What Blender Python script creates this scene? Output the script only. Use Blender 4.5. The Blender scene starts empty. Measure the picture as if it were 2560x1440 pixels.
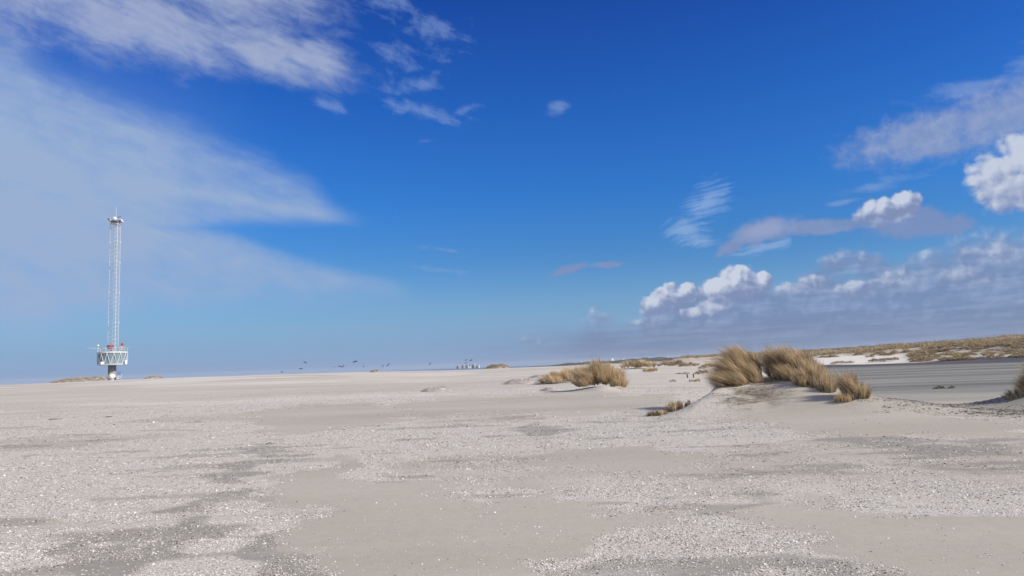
import bpy, math, random
import numpy as np
from mathutils import Matrix, Vector, Euler
R = math.radians
sc = bpy.context.scene
COL = sc.collection
RNG = np.random.default_rng(7)

# ================================================================ camera
EYE, PITCH, ROLL = 1.65, 6.02, -2.06
cam_data = bpy.data.cameras.new('camera')
cam_data.sensor_width = 36.0
cam_data.lens = 1850.0 / 2560.0 * 36.0
cam_data.clip_start = 0.05
cam_data.clip_end = 40000
cam = bpy.data.objects.new('camera', cam_data)
COL.objects.link(cam)
cam.matrix_world = Matrix.Translation((0, 0, EYE)) @ Matrix.Rotation(R(90 + PITCH), 4, 'X') @ Matrix.Rotation(R(ROLL), 4, 'Z')
sc.camera = cam

# ================================================================ exposure
sc.view_settings.view_transform = 'Standard'
sc.view_settings.look = 'None'
sc.view_settings.exposure = 0.0
sc.view_settings.gamma = 1.0
sc.cycles.max_bounces = 6
sc.cycles.volume_bounces = 0

# ================================================================ sun
SUN_EL, SUN_AZ = 33.0, 112.0          # azimuth clockwise from straight ahead (+Y)
sun = bpy.data.lights.new('sun', 'SUN')
sun.energy = 5.0
sun.angle = R(0.53)
sun.color = (1.0, 0.935, 0.83)
so = bpy.data.objects.new('sun', sun)
COL.objects.link(so)
sd = Vector((math.sin(R(SUN_AZ)) * math.cos(R(SUN_EL)), math.cos(R(SUN_AZ)) * math.cos(R(SUN_EL)), math.sin(R(SUN_EL))))
so.rotation_euler = sd.to_track_quat('Z', 'Y').to_euler()
so.location = (60, -20, 60)

# ================================================================ node helpers
class N:
    """a tiny expression wrapper round shader sockets"""
    def __init__(s, nt, sock): s.nt, s.s = nt, sock
    def _m(s, op, *a, clamp=False):
        n = s.nt.nodes.new('ShaderNodeMath'); n.operation = op; n.use_clamp = clamp
        for i, v in enumerate((s,) + a):
            if isinstance(v, N): s.nt.links.new(v.s, n.inputs[i])
            else: n.inputs[i].default_value = v
        return N(s.nt, n.outputs[0])
    def __add__(s, o): return s._m('ADD', o)
    __radd__ = __add__
    def __sub__(s, o): return s._m('SUBTRACT', o)
    def __rsub__(s, o): return (s * -1.0) + o
    def __mul__(s, o): return s._m('MULTIPLY', o)
    __rmul__ = __mul__
    def max(s, o): return s._m('MAXIMUM', o)
    def min(s, o): return s._m('MINIMUM', o)
    def clamp(s): return s._m('ADD', 0.0, clamp=True)
    def pow(s, o): return s._m('POWER', o)
    def ss(s, a, b):
        n = s.nt.nodes.new('ShaderNodeMapRange'); n.interpolation_type = 'SMOOTHSTEP'
        s.nt.links.new(s.s, n.inputs[0]); n.inputs[1].default_value = a; n.inputs[2].default_value = b
        return N(s.nt, n.outputs[0])
    def ramp(s, stops):
        n = s.nt.nodes.new('ShaderNodeValToRGB'); s.nt.links.new(s.s, n.inputs[0])
        cr = n.color_ramp
        while len(cr.elements) < len(stops): cr.elements.new(0.5)
        for e, (p, c) in zip(cr.elements, stops): e.position = p; e.color = tuple(c) + (1,) if len(c) == 3 else c
        return N(s.nt, n.outputs[0])
    def curve(s, pts, x0, x1, y0, y1):
        """piecewise curve through pts (x, y)"""
        n = s.nt.nodes.new('ShaderNodeFloatCurve')
        s.nt.links.new(((s - x0) * (1.0 / (x1 - x0))).s, n.inputs['Value'])
        c = n.mapping.curves[0]
        q = [((x - x0) / (x1 - x0), (y - y0) / (y1 - y0)) for x, y in pts]
        while len(c.points) < len(q): c.points.new(0.5, 0.5)
        for p, (x, y) in zip(c.points, q): p.location = (x, y); p.handle_type = 'AUTO'
        n.mapping.update()
        return N(s.nt, n.outputs[0]) * (y1 - y0) + y0
def vec(nt, x, y, z=0.0):
    n = nt.nodes.new('ShaderNodeCombineXYZ')
    for i, v in enumerate((x, y, z)):
        if isinstance(v, N): nt.links.new(v.s, n.inputs[i])
        else: n.inputs[i].default_value = v
    return N(nt, n.outputs[0])
def mapping(nt, v, loc=(0, 0, 0), rot=0.0, scale=(1, 1, 1), kind='TEXTURE'):
    n = nt.nodes.new('ShaderNodeMapping'); n.vector_type = kind
    nt.links.new(v.s, n.inputs[0]); n.inputs[1].default_value = loc; n.inputs[2].default_value = (0, 0, rot); n.inputs[3].default_value = scale
    return N(nt, n.outputs[0])
def vadd(nt, a, b, op='ADD'):
    n = nt.nodes.new('ShaderNodeVectorMath'); n.operation = op
    for i, v in enumerate((a, b)):
        if isinstance(v, N): nt.links.new(v.s, n.inputs[i])
        elif v is not None: n.inputs[i].default_value = v
    return N(nt, n.outputs[0])
def length(nt, a):
    n = nt.nodes.new('ShaderNodeVectorMath'); n.operation = 'LENGTH'; nt.links.new(a.s, n.inputs[0]); return N(nt, n.outputs['Value'])
def noise(nt, v, scale, detail=4, rough=0.55, dist=0.0, color=False, dims='3D'):
    n = nt.nodes.new('ShaderNodeTexNoise'); n.noise_dimensions = dims
    if v is not None: nt.links.new(v.s, n.inputs['Vector'])
    n.inputs['Scale'].default_value = scale; n.inputs['Detail'].default_value = detail
    n.inputs['Roughness'].default_value = rough; n.inputs['Distortion'].default_value = dist
    return N(nt, n.outputs[1 if color else 0])
def voro(nt, v, scale, feature='F1', detail=0.0, rough=0.5, out='Distance', smooth=0.5, dims='3D', rand=1.0):
    n = nt.nodes.new('ShaderNodeTexVoronoi'); n.feature = feature; n.voronoi_dimensions = dims
    if v is not None: nt.links.new(v.s, n.inputs['Vector'])
    n.inputs['Scale'].default_value = scale; n.inputs['Detail'].default_value = detail; n.inputs['Roughness'].default_value = rough
    n.inputs['Randomness'].default_value = rand
    if feature == 'SMOOTH_F1': n.inputs['Smoothness'].default_value = smooth
    return N(nt, n.outputs[out])
def mixc(nt, f, a, b, kind='MIX'):
    n = nt.nodes.new('ShaderNodeMix'); n.data_type = 'RGBA'; n.blend_type = kind; n.clamp_factor = True
    for i, v in ((0, f), (6, a), (7, b)):
        if isinstance(v, N): nt.links.new(v.s, n.inputs[i])
        elif i == 0: n.inputs[0].default_value = v
        else: n.inputs[i].default_value = tuple(v) + (1,)
    return N(nt, n.outputs[2])
def sep(nt, v):
    n = nt.nodes.new('ShaderNodeSeparateXYZ'); nt.links.new(v.s, n.inputs[0]); return [N(nt, o) for o in n.outputs]

# ================================================================ sky: Nishita air with cirrus and cumulus on it, laid out by compass bearing and height in degrees
world = bpy.data.worlds.new('World'); sc.world = world; world.use_nodes = True
nt = world.node_tree
bg = nt.nodes['Background']; bg.inputs[1].default_value = 0.1
tc = nt.nodes.new('ShaderNodeTexCoord')
dirv = N(nt, tc.outputs['Generated'])
nx, ny, nz = sep(nt, dirv)
AZ = nx._m('ARCTAN2', ny) * (180 / math.pi)
EL = nz._m('ARCSINE') * (180 / math.pi)
P = vec(nt, AZ, EL)
st = nt.nodes.new('ShaderNodeTexSky'); st.sky_type = 'NISHITA'; st.sun_disc = False
st.sun_elevation = R(SUN_EL); st.sun_rotation = R(SUN_AZ)
nish = N(nt, st.outputs[0])
# clear polar air: deep blue overhead, paler towards the horizon
tint = ((EL + 2.0) * (1 / 32.0)).clamp().ramp([
    (0.0, (.62, .92, 1.0)), (0.07, (.52, .84, .98)), (0.125, (.40, .72, .98)), (0.28, (.22, .555, 1.0)), (0.47, (.105, .455, 1.0)), (0.69, (.070, .365, .97)), (0.92, (.050, .275, .90))])
gain = (((EL + 2.0) * (1 / 32.0)).clamp()).curve([(0, 2.0), (.07, 1.9), (.125, 1.45), (.28, 1.20), (.47, 1.32), (.69, 1.36), (1, 1.28)], 0, 1, 0, 3)
gv = vec(nt, gain, gain, gain)
sky = mixc(nt, 1.0, mixc(nt, 1.0, nish, tint, 'MULTIPLY'), gv, 'MULTIPLY')

# the low air, pale with sea haze
low = (1.0 - EL.ss(-1.0, 11.0)).pow(1.5)
sky = mixc(nt, low * 0.94, sky, (2.05, 3.32, 6.10))
clear = sky

def ell(c, r, rot=0.0, p=None):
    """1 at the centre of an ellipse, 0 on its rim, negative outside"""
    m = mapping(nt, p or P, (c[0], c[1], 0), R(rot), (r[0], r[1], 1))
    return 1.0 - length(nt, m)
def union(lst):
    a = lst[0]
    for b in lst[1:]: a = a.max(b)
    return a
# --- wind-drawn noise fields
warpA = noise(nt, P, 0.22, 3, 0.5, color=True)
Pw = vadd(nt, P, mapping(nt, warpA, (0.5, 0.5, 0.5), 0, (1 / 3.0, 1 / 2.2, 1)))
cirN = noise(nt, mapping(nt, Pw, (0, 0, 0), R(-14), (1.9, 0.85, 1)), 0.55, 6, 0.60)
fine = noise(nt, mapping(nt, P, (0, 0, 0), R(-16), (3.0, 0.55, 1)), 0.9, 5, 0.62)
soft = noise(nt, mapping(nt, P, (0, 0, 0), R(-12), (7, 1.6, 1)), 0.7, 4, 0.5)
puff = noise(nt, P, 0.95, 5, 0.60, 0.2)

def over(base, col, a):
    return mixc(nt, a, base, [c * 10 for c in col] if not isinstance(col, N) else col)
# --- veil of high cirrus at the left (two lobes with a sharp leading edge)
e1 = AZ.curve([(-60, 24), (-46, 23.8), (-35, 22.6), (-30.5, 20.0), (-24.4, 18.4), (-20.3, 16.9), (-17.5, 15.9), (-15.1, 14.7), (-13.6, 13.2), (-10.9, 11.4), (-8, 10.5)], -60, 0, 0, 24)
b1 = AZ.curve([(-60, 5), (-35, 8), (-24, 10.3), (-20.3, 11.0), (-17.0, 11.1), (-14.0, 11.2), (-11.0, 11.2), (-8, 11.6)], -60, 0, 0, 24)
wob = (cirN - 0.5) * 1.5 + (soft - 0.5) * 1.2
v1 = ((e1 - EL) + wob + (fine - 0.5) * 0.9).ss(-0.6, 3.0) * ((EL - b1) + wob * 0.3).ss(-0.5, 1.0) * (AZ * -1.0).ss(10.0, 15)
core1 = (1.0 - ((EL - AZ.curve([(-60, 13.5), (-30, 13.4), (-22, 13.0), (-17, 12.25), (-14, 11.85), (-10.8, 11.35), (-8, 11)], -60, 0, 0, 24))._m('ABSOLUTE') * (1 / 0.75))).clamp() * (AZ * -1.0).ss(10.6, 13.5) * (1.0 - (AZ * -1.0).ss(20, 34))
e2 = AZ.curve([(-60, 12.6), (-35, 12.0), (-26, 11.3), (-20.3, 10.4), (-17.5, 9.4), (-13.1, 8.0), (-8.6, 6.9), (-7.2, 6.2), (-4, 5.5)], -60, 0, 0, 24)
b2 = AZ.curve([(-60, 2.5), (-35, 3.4), (-28, 4.8), (-20, 5.6), (-13, 5.7), (-7.4, 6.0), (-4, 6)], -60, 0, 0, 24)
v2 = ((e2 - EL) + wob * 0.30).ss(-0.2, 1.2) * ((EL - b2) + wob * 0.4).ss(-1.6, 1.6) * (AZ * -1.0 + wob * 0.4).ss(6.4, 10) * 1.08
haze_l = (1.0 - (EL - 12.5)._m('ABSOLUTE') * (1 / 11.5)).clamp().ss(0, 1) * (AZ * -1.0).ss(17, 33)
veil = (v1.max(v2) * (0.60 + (soft - 0.5) * 0.5 + (cirN - 0.5) * 0.75 + (fine - 0.5) * 0.30 + (puff - 0.5) * 0.1) + core1 * 0.26 + haze_l * 0.42).clamp()
sky = over(sky, (.315, .432, .648), veil * 1.04)
# --- thick bright cirrus across the top left
A = union([ell((-33.5, 26.0), (10.5, 4.6), -6), ell((-26, 24.2), (8.5, 2.9), -6), ell((-18.5, 23.2), (6.8, 2.1), -12), ell((-15.4, 22.9), (4.2, 1.8), -8),
           ell((-22, 27.2), (9.5, 3.4), -6), ell((-29, 24.0), (8, 2.6), -8), ell((-44, 25.5), (11, 5), 0), ell((-35, 30), (16, 4.2), 0)])
dA = (A + (cirN - 0.45) * 1.5 + (fine - 0.5) * 0.45).ss(-0.20, 0.95)
sky = over(sky, mixc(nt, (dA * 0.8 + (puff - 0.5) * 0.9).clamp(), (3.0, 3.9, 6.0), (4.6, 5.2, 6.6)), dA * (0.72 + (fine - 0.5) * 0.35))
# --- thin wisps right of it
C = union([ell((-6.9, 19.6), (4.6, 0.95), -10), ell((-3.2, 19.6), (1.4, 0.5), 12), ell((-7.0, 21.4), (3.6, 0.9), 6), ell((-9.0, 23.6), (2.4, 1.7), -20), ell((-5.6, 25.3), (4.0, 1.9), -22),
           ell((-9.5, 27.3), (4.5, 1.5), -22), ell((-14.0, 19.9), (2.4, 0.6), -14), ell((-6.4, 17.4), (1.2, .35), 0), 
           ell((-5.7, 7.6), (3.0, .35), -8), ell((-5.5, 9.2), (2.6, .3), -8), ])
dC = (C + (cirN - 0.56) * 2.3 + (fine - 0.5) * 1.7 + (puff - 0.5) * 1.6).ss(0.0, 1.1)
sky = over(sky, (.25, .37, .66), dC * 0.44)
left_sky = sky
# --- cumulus: a cauliflower field and the same field a little nearer the light; their difference is the relief
def bumps(p):
    v = voro(nt, p, 0.95, 'F1', 1.0, 0.5, dims='2D')
    w = noise(nt, p, 1.5, 3, 0.6)
    return (0.55 - v) * 0.55 + (w - 0.5) * 0.75
warpB = noise(nt, P, 0.8, 4, 0.55, color=True)
Pb = vadd(nt, P, mapping(nt, warpB, (0.5, 0.5, 0.5), 0, (1 / 0.9, 1 / 0.7, 1)))
bm = bumps(Pb)
Pb2 = vadd(nt, Pb, (-0.30, 0.36, 0))
bm2 = bumps(Pb2)
relief = (bm - bm2)
softb = noise(nt, mapping(nt, P, (3, 1, 0), 0, (2.2, 0.9, 1)), 0.6, 6, 0.6)
SH, MID, LIT = (1.85, 2.35, 4.35), (2.95, 3.55, 5.5), (5.6, 6.15, 7.4)
def cumulus(sky, field, lit, soften, alpha, sh=SH, litc=LIT, rk=1.2):
    d = (field + bm * 0.62).ss(0.0, soften)
    f = (lit + relief * rk + (softb - 0.5) * 0.5).clamp()
    col = f.ramp([(0.0, [c / 10 for c in sh]), (0.45, [c / 10 for c in MID]), (0.95, [c / 10 for c in litc])])
    ten = vec(nt, 10.0, 10.0, 10.0)
    return mixc(nt, d * alpha, sky, mixc(nt, 1.0, col, ten, 'MULTIPLY'))
def head(sky, parts, alpha=0.95, bright=1.0, soft=0.16, k=0.42, base=None):
    """one cumulus head: parts are ellipses (centre, radii, tilt); lit from its upper left, grey and dissolving below"""
    fld = union([ell(c, r, rot) for c, r, rot in parts])
    lf = union([ell((c[0] - r[0] * .18, c[1] + r[1] * .62), (r[0] * 1.05, r[1] * 1.15), rot) for c, r, rot in parts])
    lo = min(c[1] - r[1] for c, r, rot in parts) if base is None else base; hi = max(c[1] + r[1] for c, r, rot in parts)
    d = (fld + bm * k + (puff - 0.5) * 0.35).ss(0.0, 0.06 + soft * 1.2) * EL.ss(lo - 0.1, lo + 0.45 * (hi - lo))
    f = (lf.ss(-0.10, 0.80) * bright + relief * 1.25 + (softb - 0.5) * 0.9).clamp()
    col = f.ramp([(0.0, (.215, .275, .47)), (0.40, (.32, .385, .575)), (1.0, (.60, .65, .77))])
    return mixc(nt, d * alpha, sky, mixc(nt, 1.0, col, vec(nt, 10.0, 10.0, 10.0), 'MULTIPLY'))

def rng_union(lo, hi, parts, p=None):
    """only the ellipses that reach into the bearings lo..hi"""
    q = [e for e in parts if e[0][0] + e[1][0] * 1.7 + 0.6 > lo and e[0][0] - e[1][0] * 1.7 - 0.6 < hi]
    return union([ell(*e) for e in q]) if q else None
TOP = [(-60, 0), (-2, 0.4), (1.5, 1.5), (4.5, 2.3), (6.4, 3.3), (7.7, 2.7), (9.6, 2.8), (10.3, 4.2), (12.5, 5.0), (13.9, 5.1), (14.9, 6.0), (17.6, 6.15), (18.9, 5.6), (19.6, 5.0), (21.5, 5.8), (23.1, 6.9), (26, 7.0), (27.9, 6.3), (29.2, 6.3), (31.2, 7.0), (35, 7.1), (42, 8.2), (60, 7)]
HEADS = [  # parts, alpha, brightness, softness
 ([((1.0, 1.9), (.8, .5), 0), ((2.2, 1.75), (.7, .4), 0)], 0.5, .7, .5), ([((6.6, 3.2), (1.7, .8), 0), ((6.3, 4.1), (.6, .35), 0)], 0.62, .45, .5),
 ([((10.0, 2.9), (1.9, .7), 0)], 0.5, .5, .6), ([((33.4, 6.3), (4.4, 1.9), -6), ((37.5, 6.4), (3.4, 2), 0)], 0.55, .40, .7),
 ([((31.6, 4.7), (2.8, 1.0), -14)], 0.55, .70, .6), ([((27.7, 4.9), (1.9, .9), 4)], 0.58, .7, .35),
 ([((20.6, 4.7), (1.5, .8), 3), ((22.2, 5.0), (1.5, .8), 3)], 0.66, .66, .3), ([((24.9, 4.5), (1.7, .8), -4)], 0.66, .7, .3), ([((29.4, 6.2), (1.5, .8), 0)], 0.5, .6, .3), ([((24.6, 6.6), (2.6, .8), 0)], 0.5, .30, .4),
 ([((15.7, 4.9), (1.8, 1.5), 0), ((17.0, 5.5), (2.0, 1.5), 0), ((18.8, 5.5), (.9, .95), 0)], 0.96, 1.0, .14), ([((10.9, 4.1), (1.3, 1.2), 0), ((12.0, 4.8), (1.6, 1.1), 24), ((13.3, 5.0), (1.0, 1.0), 0)], 0.96, .95, .14),
 ([((13.7, 3.35), (1.3, .7), 0), ((15.0, 3.7), (1.3, .95), 0)], 0.85, .9, .2)]
def right_part(lo, hi):
    """the clouds between the bearings lo and hi"""
    sky = clear
    c2 = rng_union(lo, hi, [((4.2, 19.6), (1.3, 0.7), 0), ((32.8, 16.9), (4.2, 0.9), 0), ((38, 17.4), (5, 1.6), 0), ((26.8, 11.5), (3.6, .55), 6), ((24.8, 10.7), (1.9, .3), 6)])
    if c2: sky = over(sky, (.27, .39, .66), (c2 + (cirN - 0.52) * 1.9 + (fine - 0.5) * 1.1).ss(0.0, 0.95) * 0.45)
    D = rng_union(lo, hi, [((15.3, 11.7), (2.4, 1.6), 28), ((13.6, 9.7), (2.1, 1.25), 0), ((14.6, 8.8), (1.9, 0.6), -4), ((19.2, 8.0), (3.9, 0.55), 9)])
    if D and lo < 20:      # a combed wisp
        comb = noise(nt, mapping(nt, Pw, (0, 0, 0), R(10), (2.4, 0.20, 1)), 0.75, 5, 0.6)
        sky = over(sky, (.29, .44, .72), (D + (comb - 0.52) * 1.9 + (puff - 0.5) * 0.8).ss(-0.02, 0.95) * 0.66)
    F1 = rng_union(lo, hi, [((29.9, 14.4), (6.2, 1.9), 5), ((34.8, 14.8), (6.0, 2.6), 6), ((30.6, 13.4), (4.4, 0.8), 0), ((41, 15.5), (7, 2.6), 0)])
    if F1 and hi > 22:     # an altocumulus sheet
        sky = over(sky, mixc(nt, ((puff - 0.40) * 2.5).clamp(), (2.5, 3.3, 5.5), (3.6, 4.2, 6.0)), (F1 + (puff - 0.5) * 1.0 + (fine - 0.5) * 0.35).ss(-0.12, 0.80) * 0.80)
    E = rng_union(lo, hi, [((19.1, 9.2), (3.2, 1.15), 9), ((22.8, 9.1), (3.8, 0.75), -2), ((16.9, 8.3), (1.7, .7), 28), ((28.6, 8.8), (3.8, 1.4), -6), ((30.9, 8.3), (2.2, .9), -8), ((4.4, 7.25), (1.9, .48), 14), ((7.5, 7.5), (1.7, .33), 0)])
    if E:                  # grey shelves
        sky = over(sky, mixc(nt, (ell((19.3, 9.3), (3.2, 1.0), 8) * 1.3).clamp().max(softb.ss(.45, .75) * .4), (2.0, 2.75, 5.0), (3.3, 3.75, 5.7)), (E + (puff - 0.5) * 1.0 + bm * 0.15).ss(0.02, 0.55) * 0.84)
    if hi > 22:
        sky = head(sky, [((26.9, 9.6), (1.9, 1.25), 4), ((28.5, 10.0), (1.25, 1.1), 0)], 0.93)
        K = union([ell((33.9, 11.2), (2.0, 1.6), 0), ell((35.9, 12.0), (2.3, 2.0), 0), ell((35.0, 9.9), (2.9, 1.9), -14), ell((38.5, 11), (3.5, 3.0), 0), ell((37.6, 9.0), (3.2, 1.6), -10)])
        sky = cumulus(sky, K, (0.70 + (EL - 10.4) * 0.17 - (AZ - 35) * 0.035), 0.40, 0.97, rk=0.70)
    bankd = (AZ.curve(TOP, -60, 60, 0, 24) - EL) * 0.36 + 0.13
    edge = AZ.ss(-1, 8)
    dB = (bankd + bm * 0.50 + (softb - 0.5) * 0.5).ss(0.0, 0.42) * edge
    dsoft = (bankd + (softb - 0.5) * 0.6).ss(-0.1, 0.9) * edge
    sharp = AZ.ss(8.5, 10.5) * (1.0 - AZ.ss(19, 24)) * 0.88 + AZ.ss(19, 24) * 0.72
    f = (relief * 0.40 + (softb - 0.44) * 1.6 + (0.40 - bankd).max(0.0) * 0.55 + (lay - 0.5) * 0.9 + (EL - 3.0) * 0.02).clamp()
    bcol = mixc(nt, 1.0, f.ramp([(0.0, (.172, .248, .440)), (0.40, (.262, .342, .545)), (1.0, (.50, .56, .71))]), vec(nt, 10.0, 10.0, 10.0), 'MULTIPLY')
    ab = (dB * sharp).max(dsoft * 0.86)
    if hi > 22: ab = ab * (1.0 - (ell((24.6, 5.3), (2.6, .7), 0) + (puff - 0.5) * 1.2).ss(0.1, 0.9) * 0.55)
    sky = mixc(nt, ab.clamp(), sky, bcol)
    for parts, al_, br_, so_ in HEADS:
        if max(c[0] + r[0] * 1.5 for c, r, _ in parts) > lo and min(c[0] - r[0] * 1.5 for c, r, _ in parts) < hi: sky = head(sky, parts, al_, br_, so_)
    return mixc(nt, murk * 0.80, sky, mcol)
lay = noise(nt, mapping(nt, P, (0, 0, 0), R(2), (7.0, 0.42, 1)), 0.8, 3, 0.6)
mcol = mixc(nt, lay.ss(.42, .68), (1.72, 2.38, 4.0), (2.30, 2.98, 4.6))
murk = (1.0 - (EL + (lay - 0.5) * 1.6).ss(1.0, 3.6)) * AZ.ss(-9, 12)
left_sky = mixc(nt, murk * 0.80, left_sky, mcol)
far_sky = mixc(nt, 0.55, clear, (4.3, 4.7, 5.6))
def back(c):
    b = nt.nodes.new('ShaderNodeBackground'); nt.links.new(c.s, b.inputs[0]); b.inputs[1].default_value = 0.1; return b
def mixs(f, a, b):
    m = nt.nodes.new('ShaderNodeMixShader'); nt.links.new(f.s, m.inputs[0]); nt.links.new(a.outputs[0], m.inputs[1]); nt.links.new(b.outputs[0], m.inputs[2]); return m
left_part = AZ._m('LESS_THAN', -1.0)
ahead = AZ._m('ABSOLUTE')._m('LESS_THAN', 48.0) * EL._m('LESS_THAN', 34.0) * EL._m('GREATER_THAN', -1.0)
mx = mixs(ahead, back(far_sky), mixs(left_part, mixs(AZ._m('LESS_THAN', 21.0), back(right_part(21, 60)), mixs(AZ._m('LESS_THAN', 9.0), back(right_part(9, 21)), back(right_part(-1, 9)))), back(left_sky)))
nt.nodes.remove(bg)
nt.links.new(mx.outputs[0], nt.nodes['World Output'].inputs[0])
world.cycles.sampling_method = 'MANUAL'
world.cycles.sample_map_resolution = 512

# ================================================================ mesh helpers
def tag(o, label=None, cat=None, group=None, kind=None):
    for k, v in (('label', label), ('category', cat), ('group', group), ('kind', kind)):
        if v: o[k] = v
    return o
def new_obj(name, me, parent=None, mat=None):
    o = bpy.data.objects.new(name, me); COL.objects.link(o)
    if parent: o.parent = parent
    if mat: me.materials.append(mat)
    return o
def empty(name, loc, rz=0.0):
    o = bpy.data.objects.new(name, None); o.empty_display_size = 0.3; COL.objects.link(o)
    o.location = loc; o.rotation_euler = (0, 0, rz); return o
def np_mesh(name, V, F, smooth=False, attrs=None):
    """V (n,3), F (m,k) with k = 3 or 4"""
    me = bpy.data.meshes.new(name); n, (m, k) = len(V), F.shape
    me.vertices.add(n); me.vertices.foreach_set('co', np.ascontiguousarray(V, dtype=np.float32).ravel())
    me.loops.add(m * k); me.loops.foreach_set('vertex_index', np.ascontiguousarray(F, dtype=np.int32).ravel())
    me.polygons.add(m); me.polygons.foreach_set('loop_start', np.arange(0, m * k, k, dtype=np.int32))
    me.update(calc_edges=True)
    if smooth: me.polygons.foreach_set('use_smooth', np.ones(m, bool))
    for an, av in (attrs or {}).items():
        a = me.attributes.new(an, 'FLOAT', 'POINT'); a.data.foreach_set('value', np.ascontiguousarray(av, dtype=np.float32))
    return me
class MB:
    """collects solid pieces; build() links them as ONE mesh"""
    def __init__(s): s.v, s.f = [], []
    def add(s, v, f): b = len(s.v); s.v += [tuple(p) for p in v]; s.f += [tuple(i + b for i in q) for q in f]; return s
    def box(s, c, d, rz=0.0):
        x, y, z = d[0] / 2, d[1] / 2, d[2] / 2; ca, sa = math.cos(rz), math.sin(rz)
        v = [(c[0] + X * ca - Y * sa, c[1] + X * sa + Y * ca, c[2] + Z) for X in (-x, x) for Y in (-y, y) for Z in (-z, z)]
        return s.add(v, [(0, 1, 3, 2), (4, 6, 7, 5), (0, 4, 5, 1), (2, 3, 7, 6), (0, 2, 6, 4), (1, 5, 7, 3)])
    def tube(s, p0, p1, r0, r1=None, n=6):
        r1 = r0 if r1 is None else r1
        p0, p1 = Vector(p0), Vector(p1); d = (p1 - p0).normalized(); u = d.orthogonal().normalized(); w = d.cross(u)
        v = [p + (u * math.cos(2 * math.pi * i / n) + w * math.sin(2 * math.pi * i / n)) * r for p, r in ((p0, r0), (p1, r1)) for i in range(n)]
        f = [(i, (i + 1) % n, n + (i + 1) % n, n + i) for i in range(n)] + [tuple(range(n))[::-1], tuple(range(n, 2 * n))]
        return s.add(v, f)
    def lathe(s, prof, n=32, c=(0, 0, 0)):
        v = [(c[0] + r * math.cos(2 * math.pi * i / n), c[1] + r * math.sin(2 * math.pi * i / n), c[2] + z) for r, z in prof for i in range(n)]
        f = [(k * n + i, k * n + (i + 1) % n, (k + 1) * n + (i + 1) % n, (k + 1) * n + i) for k in range(len(prof) - 1) for i in range(n)]
        f += [tuple(range(n))[::-1], tuple(range((len(prof) - 1) * n, len(prof) * n))]
        return s.add(v, f)
    def ball(s, c, r, n=10, sz=1.0):
        k = n // 2; return s.lathe([(r * max(0.02, math.sin(math.pi * i / k)), -r * sz * math.cos(math.pi * i / k)) for i in range(k + 1)], n, c)
    def build(s, name, mat, parent=None, smooth=False):
        me = bpy.data.meshes.new(name); me.from_pydata(s.v, [], s.f); me.update()
        if smooth:
            me.polygons.foreach_set('use_smooth', [len(p.vertices) <= 4 for p in me.polygons])
        return new_obj(name, me, parent, mat)

# ================================================================ materials
def mat(name, col, rough=0.8, metal=0.0, spec=0.3, var=0.12, vscale=3.0, bump=0.0):
    m = bpy.data.materials.new(name); m.use_nodes = True; t = m.node_tree; b = t.nodes['Principled BSDF']
    c = N(t, t.nodes.new('ShaderNodeTexCoord').outputs['Object'])
    n = noise(t, c, vscale, 4, 0.6)
    cc = mixc(t, n, [x * (1 - var) for x in col], [min(1, x * (1 + var)) for x in col])
    t.links.new(cc.s, b.inputs['Base Color'])
    b.inputs['Roughness'].default_value = rough; b.inputs['Metallic'].default_value = metal; b.inputs['Specular IOR Level'].default_value = spec
    if bump:
        bn = t.nodes.new('ShaderNodeBump'); bn.inputs[0].default_value = 0.6; bn.inputs[1].default_value = bump
        t.links.new(noise(t, c, vscale * 6, 5).s, bn.inputs['Height']); t.links.new(bn.outputs[0], b.inputs['Normal'])
    return m
def attr(t, name): n = t.nodes.new('ShaderNodeAttribute'); n.attribute_name = name; return N(t, n.outputs['Fac'])

def grass_mat(name, dry, mid, green, base):
    """tint: 0..1 straw to green per blade; along: 0 at the root, 1 at the tip"""
    m = bpy.data.materials.new(name); m.use_nodes = True; t = m.node_tree; b = t.nodes['Principled BSDF']
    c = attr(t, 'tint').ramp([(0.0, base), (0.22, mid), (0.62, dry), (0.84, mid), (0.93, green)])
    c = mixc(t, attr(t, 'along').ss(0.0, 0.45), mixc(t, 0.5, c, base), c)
    t.links.new(c.s, b.inputs['Base Color']); b.inputs['Roughness'].default_value = 0.62; b.inputs['Specular IOR Level'].default_value = 0.25
    tr = t.nodes.new('ShaderNodeBsdfTranslucent'); t.links.new(c.s, tr.inputs[0])
    mx = t.nodes.new('ShaderNodeMixShader'); mx.inputs[0].default_value = 0.22
    t.links.new(b.outputs[0], mx.inputs[1]); t.links.new(tr.outputs[0], mx.inputs[2]); t.links.new(mx.outputs[0], t.nodes['Material Output'].inputs[0])
    return m
M_STRAW = grass_mat('straw_grass', (.90, .74, .48), (.62, .465, .295), (.27, .26, .13), (.14, .09, .055))
M_FAR = grass_mat('dune_grass', (.66, .53, .34), (.43, .33, .205), (.19, .17, .09), (.16, .115, .075))
M_BROWN = grass_mat('dead_grass', (.52, .41, .29), (.38, .28, .19), (.20, .17, .10), (.17, .12, .08))


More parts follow.
